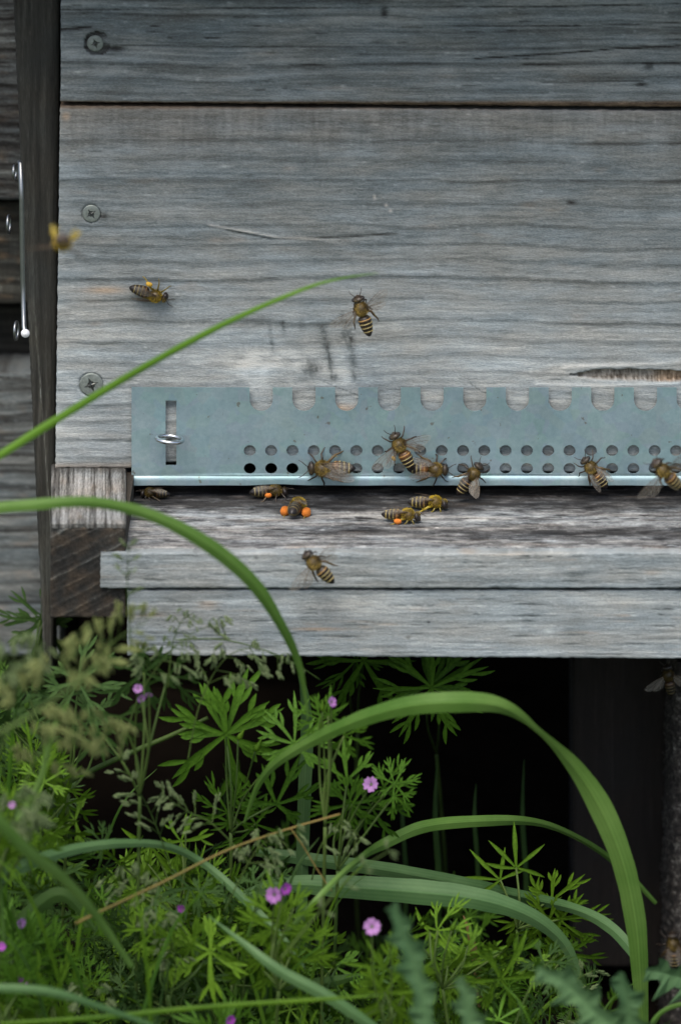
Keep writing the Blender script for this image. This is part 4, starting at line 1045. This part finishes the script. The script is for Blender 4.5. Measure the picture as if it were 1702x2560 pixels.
geranium('cranesbill with a bright double pink flower head in the lower centre', 690, -115,
         [(700, 2300, 130, 100, 0, 0, 1, 0), (690, 2330, 150, 220, 10, 0, 3, 0), (700, 2400, 150, -30, 10, 0, 0, 4), (650, 2420, 140, 160, 20, 0, 2, 5), (740, 2360, 120, 20, 0, 0, 5, 4)],
         flowers=((686, 2238, 27, 0, -10, -20), (712, 2222, 20, 1, 0, 30)), buds=((735, 2270, 14, 80),), mat='leaf_b', seed=8)
geranium('cranesbill with one round pink flower against the black hollow', 980, -125,
         [(960, 2420, 110, 170, 0, 0, 4, 0), (990, 2440, 120, 60, 10, 0, 1, 3), (960, 2480, 130, -30, 10, 0, 0, 0), (1010, 2490, 140, 210, 0, 0, 2, 4)],
         flowers=((930, 2318, 27, 0, -20, 0),), buds=((975, 2370, 16, 90),), mat='leaf_b', seed=9)
geranium('cranesbill with faint mauve flowers below the left end of the hive', 330, -90,
         [(250, 1830, 110, 230, 0, 0, 4, 0), (300, 1790, 100, -80, 10, 0, 2, 0), (360, 1680, 130, 250, 10, 0, 0, 6), (420, 1690, 130, -80, 20, 0, 3, 9)],
         flowers=((345, 1722, 15, 0, -20, 0), (352, 1745, 15, 0, 20, 30), (372, 1735, 12, 0, 40, 0)), mat='leaf_dark', seed=10)
geranium('cranesbill with a small pale flower beside the tip of the drooping blade', 800, -84,
         [(820, 1790, 80, 80, 0, 0, 4, 0), (860, 1840, 85, -20, 10, 0, 2, 0), (800, 1800, 80, 150, 0, 10, 1, 0)],
         flowers=((828, 1756, 17, 0, -30, 40),), buds=((805, 1780, 12, 85),), seed=12)
geranium('cranesbill leaf with drooping lobes beside the dark post at far left', 60, 20,
         [(105, 1540, 105, 190, 0, 0, 4, 0), (105, 1560, 120, -100, 0, 0, 2, 0), (100, 1550, 110, 150, 0, 0, 3, 0)], mat='leaf_dark', seed=13)
small = [(455, 2272, 15, 1), (50, 2308, 19, 0), (52, 2458, 20, 1), (574, 2552, 18, 1), (30, 2014, 12, 0), (4, 2368, 14, 1)]
where = ['cranesbill with a tiny magenta flower between seed heads left of centre', 'cranesbill with a lilac flower near the left edge, under the blurred stalk', 'cranesbill with a dark magenta flower in the bottom left corner',
         'cranesbill with a magenta flower at the very bottom edge', 'cranesbill with a tiny lilac flower high on the left edge', 'cranesbill with a magenta flower cut by the left edge']
for i, ((x, y, s, k), lab) in enumerate(zip(small, where)):
    r = random.Random(60 + i)
    geranium(lab, x + 30, -105 - 5 * i, [(x + r.uniform(-90, 90), y + r.uniform(20, 130), r.uniform(100, 150), r.uniform(0, 360), r.uniform(-30, 40), r.uniform(-40, 40)) for _ in range(6)],
             flowers=((x, y, s, k, r.uniform(-40, 20), r.uniform(-40, 40)),), mat=('leaf_b', 'leaf')[i % 2], seed=70 + i)
extra = [(420, 2160, 'leafy cranesbill without flowers above the orange straw'), (560, 2380, 'leafy cranesbill right of the orange straw low in the picture'), (230, 2440, 'leafy cranesbill in the lower left below the orange straw'), (1130, 2380, 'leafy cranesbill under the level pale blade'),
         (1250, 2480, 'leafy cranesbill at the bottom between the thistle leaves'), (120, 1760, 'leafy cranesbill behind the blurred seed heads at left'), (60, 1960, 'leafy cranesbill at the left edge above the curved dark blade'), (780, 2480, 'leafy cranesbill at the bottom centre under the pink flowers'), (380, 2500, 'leafy cranesbill at the bottom left beside a dark blade')]
for i, (x, y, lab) in enumerate(extra):
    r = random.Random(160 + i)
    geranium(lab, x, -60 - r.uniform(0, 50), [(x + r.uniform(-130, 130), y + r.uniform(-80, 120), r.uniform(100, 165), r.uniform(0, 360), r.uniform(-40, 50), r.uniform(-50, 50)) for _ in range(9)],
             buds=tuple((x + r.uniform(-80, 80), y + r.uniform(-80, 40), 14, r.uniform(50, 130)) for _ in range(2)), mat=('leaf_b', 'leaf', 'leaf_dark')[i % 3], seed=90 + i)

# ---- meadow-grass seed heads
def spikelet(mat):
    mb = MB()
    for k in range(4):
        s = 1 if k % 2 else -1; z0 = .18 * k
        mb.tube([(0, 0, z0), (s * .10, 0, z0 + .12), (s * .16, 0, z0 + .34), (s * .10, 0, z0 + .52)], [.03, .10, .085, .008], 5)
    return mb.mesh('spikelet', M[mat])
SP = {'seed': spikelet('seed'), 'seed_tan': spikelet('seed_tan')}
def panicle(label, pts, Y, nb=7, blen=70, size=24, mat='seed', seed=1, droop=.6, stalkw=4, group='meadow grass seed heads'):
    rnd = random.Random(seed); q = catmull([(a, b, Y) for a, b in pts], 10)
    base = P(*q[0]); T = thing('meadow_grass', label, 'grass', base, group); inv = Matrix.Translation(-base)
    mb = MB(); mb.tube([P(*k) for k in q], [stalkw * .5 * PX * (1 - .6 * i / len(q)) for i in range(len(q))], 5)
    sk = []
    for b in range(nb):
        t = .35 + .65 * b / max(1, nb - 1); i = int(t * (len(q) - 1)); ox, oy, _ = q[i]
        for s in (1, -1):
            if rnd.random() < .15: continue
            L = blen * (1.15 - .8 * (b / nb)) * rnd.uniform(.6, 1.2); tx, ty = q[min(i + 1, len(q) - 1)][0] - q[max(i - 1, 0)][0], q[min(i + 1, len(q) - 1)][1] - q[max(i - 1, 0)][1]
            a = math.atan2(ty, tx) + s * rnd.uniform(.5, 1.2); ex = ox + math.cos(a) * L; ey = oy + math.sin(a) * L + droop * L * .5
            y1 = Y + rnd.uniform(-8, 8)
            bq = catmull([(ox, oy, Y), ((ox + ex) / 2, (oy + ey) / 2 - 6, (Y + y1) / 2), (ex, ey, y1)], 4)
            mb.tube([P(*k) for k in bq], 1.3 * PX, 4)
            ns = max(2, int(L / 14))
            for k in range(ns):
                f = .45 + .55 * k / (ns - 1); j = f * (len(bq) - 1); j0 = int(min(j, len(bq) - 2)); fr = j - j0
                x = bq[j0][0] * (1 - fr) + bq[j0 + 1][0] * fr; y = bq[j0][1] * (1 - fr) + bq[j0 + 1][1] * fr
                sk.append((x + rnd.uniform(-5, 5), y + rnd.uniform(-3, 5), y1 + rnd.uniform(-1, 1), a))
    mb.build('stalk', M['stem'], T)
    for x, y, yy, a in sk:
        o = bpy.data.objects.new('spikelet', SP[mat]); C.objects.link(o); o.parent = T; o.matrix_parent_inverse = inv
        hang = math.radians(rnd.uniform(120, 190)) * (1 if math.cos(a) > 0 else -1) if droop > .3 else math.pi / 2 + a
        o.matrix_basis = Matrix.Translation(P(x, y, yy)) @ Matrix.Rotation(hang, 4, 'Y') @ Matrix.Rotation(rnd.uniform(0, 6.28), 4, 'Z') @ Matrix.Scale(size * PX * sc_at(yy) * rnd.uniform(.8, 1.25), 4)
    return T
panicle('fine seed head hanging over the bottom edge of the pale board, left part', [(300, 1900), (340, 1760), (400, 1660), (470, 1590), (540, 1560)], -95, 8, 75, 26, seed=1)
panicle('whitish green seed head hanging just below the pale board, right of the first', [(470, 1900), (500, 1760), (560, 1650), (640, 1620), (720, 1660)], -88, 8, 70, 26, seed=2)
panicle('small dark seed head silhouetted on the pale board', [(420, 1720), (430, 1620), (450, 1560), (470, 1540)], -90, 5, 45, 18, mat='seed', seed=3)
panicle('seed head with ladder like spikelets hanging in the dark at left centre', [(430, 2180), (400, 2090), (360, 2000), (310, 1920)], -92, 8, 55, 26, seed=4, droop=.1)
panicle('seed head leaning left over the yellow bud at left centre', [(600, 2130), (530, 2060), (470, 2030), (410, 1990)], -96, 7, 45, 25, seed=5, droop=.2)
panicle('grey green seed head beside the upright dark blade', [(560, 2280), (620, 2160), (660, 2110), (740, 2080)], -105, 7, 60, 26, seed=6)
panicle('seed head hanging under the mauve flower', [(780, 2200), (800, 2120), (850, 2060), (890, 2100)], -92, 5, 36, 24, seed=7)
panicle('pale seed head above the black hollow left of centre', [(470, 2340), (400, 2250), (330, 2180), (280, 2200)], -112, 6, 55, 27, seed=8)
panicle('seed head low in the lower left, grey green', [(420, 2520), (440, 2420), (420, 2330), (370, 2290)], -115, 7, 60, 26, seed=9)
panicle('seed head near the bottom edge at left', [(260, 2620), (250, 2520), (220, 2470), (190, 2480)], -120, 6, 55, 28, seed=10)
panicle('thin seed head reaching up across the end grain block', [(330, 1640), (322, 1540), (318, 1450), (322, 1380)], -110, 5, 30, 20, mat='seed', seed=11, droop=-.6)
panicle('big blurred seed head nearest the camera at upper left', [(-40, 1960), (40, 1800), (130, 1690), (230, 1600)], -165, 9, 105, 38, 'seed_tan', 12, .5, 7)
panicle('blurred tan seed head hanging in front of the left plants', [(20, 2080), (90, 1900), (180, 1790), (290, 1820)], -150, 8, 95, 36, 'seed_tan', 13, .6, 6)
panicle('blurred pale seed head in front of the rail block', [(130, 1800), (210, 1690), (290, 1600), (360, 1560)], -140, 8, 80, 32, 'seed_tan', 14, .3, 6)
panicle('blurred seed head at the far left edge', [(-80, 1850), (-40, 1720), (20, 1640), (90, 1600)], -160, 8, 90, 36, 'seed', 15, .5, 6)
panicle('blurred feathery seed head at left below the others', [(-60, 2200), (-20, 2080), (30, 2000), (80, 2010)], -155, 8, 85, 36, 'seed', 16, .4, 6)
panicle('pale blurred wisp crossing the slim bright blade', [(700, 2400), (800, 2280), (880, 2190), (970, 2130)], -150, 4, 22, 20, 'seed', 17, .2, 6)
panicle('tiny seed head sticking up over the dark gap edge at right', [(1560, 2700), (1450, 2560), (1440, 2460), (1480, 2430)], -90, 4, 36, 22, 'seed', 18, .2)

# ---- thistle leaves, close and blurred
def thistle(label, pts, Y, w, seed):
    """one spiny lobed leaf; outline waves out into pointed teeth"""
    rnd = random.Random(seed); q = catmull([(a, b, Y) for a, b in pts], 10); mb = MB(); vs = []; fs = []; rib = []
    N = len(q)
    for i, (x, y, yy) in enumerate(q):
        p = P(x, y, yy); t = (P(*q[min(i + 1, N - 1)]) - P(*q[max(i - 1, 0)])).normalized(); s = t.cross(Vector((0, 1, 0))).normalized()
        u = i / (N - 1); env = math.sin(math.pi * min(1, .12 + .88 * u)) ** .6 if u < .999 else .02
        for sd in (-1, 1):
            ph = (i + (4 if sd > 0 else 0)) % 9; tooth = (.55, .62, .85, 1.1, 1.5, 1.0, .75, .6, .52)[ph] * rnd.uniform(.85, 1.15)
            wv = 1.3 * w * env * tooth * PX * sc_at(Y)
            vs.append(p + s * sd * wv + t * (.35 * wv if ph == 4 else 0) + Vector((0, (-.25 if ph == 4 else .2) * wv, 0)))
            rib.append(0)
        vs.append(p + Vector((0, .45 * w * env * PX, 0))); rib.append(1)
    for i in range(N - 1):
        a = i * 3; fs += [(a, a + 2, a + 5, a + 3), (a + 2, a + 1, a + 4, a + 5)]
    mb.add(vs, fs, 0, rib); o = mb.build('thistle_leaf', M['thistle'], smooth=False); tag(o, label, 'leaf', 'spiny thistle leaves close to the camera'); return o
thistle('blurred blue green thistle leaf standing beside the round pink flower', [(1080, 2640), (1060, 2520), (1030, 2400), (1000, 2320), (985, 2255)], -190, 29, 1)
thistle('wide thistle leaf lying toward the left in the lower right area', [(1560, 2600), (1480, 2530), (1420, 2470), (1340, 2420)], -175, 34, 2)
thistle('thistle leaf with spiny tip in front of the big stalk foot', [(1600, 2680), (1580, 2600), (1570, 2520), (1548, 2430)], -165, 34, 3)
thistle('thistle leaf rising at the bottom right of centre', [(1190, 2680), (1175, 2580), (1165, 2500), (1150, 2440)], -185, 26, 4)
thistle('thistle leaf cut by the right edge under the climbing bee', [(1780, 2500), (1720, 2460), (1660, 2440), (1612, 2428)], -120, 34, 5)

# ---- dense undergrowth: uncountable tangle of small leaves, stems and blades
def undergrowth(name, label, n, seed, topf, yr, mats, size=(60, 130), kind='leaf'):
    rnd = random.Random(seed); mb = MB(); src = []
    for me in LEAVES:
        src.append((np.array([v.co[:] for v in me.vertices]), [tuple(p.vertices) for p in me.polygons], [d.value for d in me.attributes['rib'].data]))
    k = 0; tries = 0
    while k < n and tries < n * 20:
        tries += 1
        x = rnd.uniform(-150, 1800); y = rnd.uniform(1600, 2720)
        if y < topf(x) or rnd.random() > min(1, (y - topf(x)) / 300 + .15): continue
        Y = rnd.uniform(*yr); s = rnd.uniform(*size); V_, F_, Rb = src[rnd.randrange(6)]
        Mx = leaf_matrix(x, y, Y, s, rnd.uniform(0, 360), rnd.uniform(-60, 60), rnd.uniform(-60, 60))
        if P(x, y, Y).z < ZG + .004: continue
        A = np.array(Mx); co = V_ @ A[:3, :3].T + A[:3, 3]
        mb.add(co.tolist(), F_, rnd.randrange(len(mats)), Rb); k += 1
    o = mb.build(name, [M[m] for m in mats]); tag(o, label, 'undergrowth', None, 'stuff'); return o
def topA(x): return np.interp(x, [-200, 0, 200, 420, 620, 760, 900, 1080, 1300, 1500, 1620, 1800], [1600, 1660, 2080, 2180, 2080, 2200, 2420, 2340, 2340, 2480, 2560, 2600])
undergrowth('undergrowth', 'dense tangle of small cut green leaves filling the bottom of the picture', 680, 5, topA, (-95, -20), ['leaf', 'leaf_b', 'leaf_dark', 'leaf_dark'], (45, 110))
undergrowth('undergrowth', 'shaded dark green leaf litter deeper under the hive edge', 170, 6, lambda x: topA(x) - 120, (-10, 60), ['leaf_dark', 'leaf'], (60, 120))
def grass_tangle(n, seed):
    rnd = random.Random(seed); mb = MB(); mats = ['grass', 'leaf_b', 'leaf_dark', 'stem', 'leaf']
    for _ in range(n):
        x = rnd.uniform(-150, 1650); Y = rnd.uniform(-130, 0); tp = max(float(topA(x)) + rnd.uniform(-30, 500), 1660); g = gp(x, Y) + 20
        if tp > g - 60: continue
        lean = rnd.uniform(-330, 330); w = rnd.uniform(4, 13)
        ribbon(mb, [(x, g, Y, w, rnd.uniform(-30, 30)), (x + lean * .25, g - (g - tp) * .45, Y - rnd.uniform(0, 8), w, 0), (x + lean * .6, g - (g - tp) * .85, Y - rnd.uniform(0, 12), w * .8, rnd.uniform(-30, 30)), (x + lean, tp, Y - rnd.uniform(0, 15), 1, 0)], mi=rnd.choice([0, 1, 1, 2, 2, 2, 0, 1, 4, 4, 2, 3]))
    o = mb.build('grass_tangle', [M[m] for m in mats]); tag(o, 'thin tangled grass stems threading through the cut leaves', 'grass', None, 'stuff'); return o
grass_tangle(170, 9)
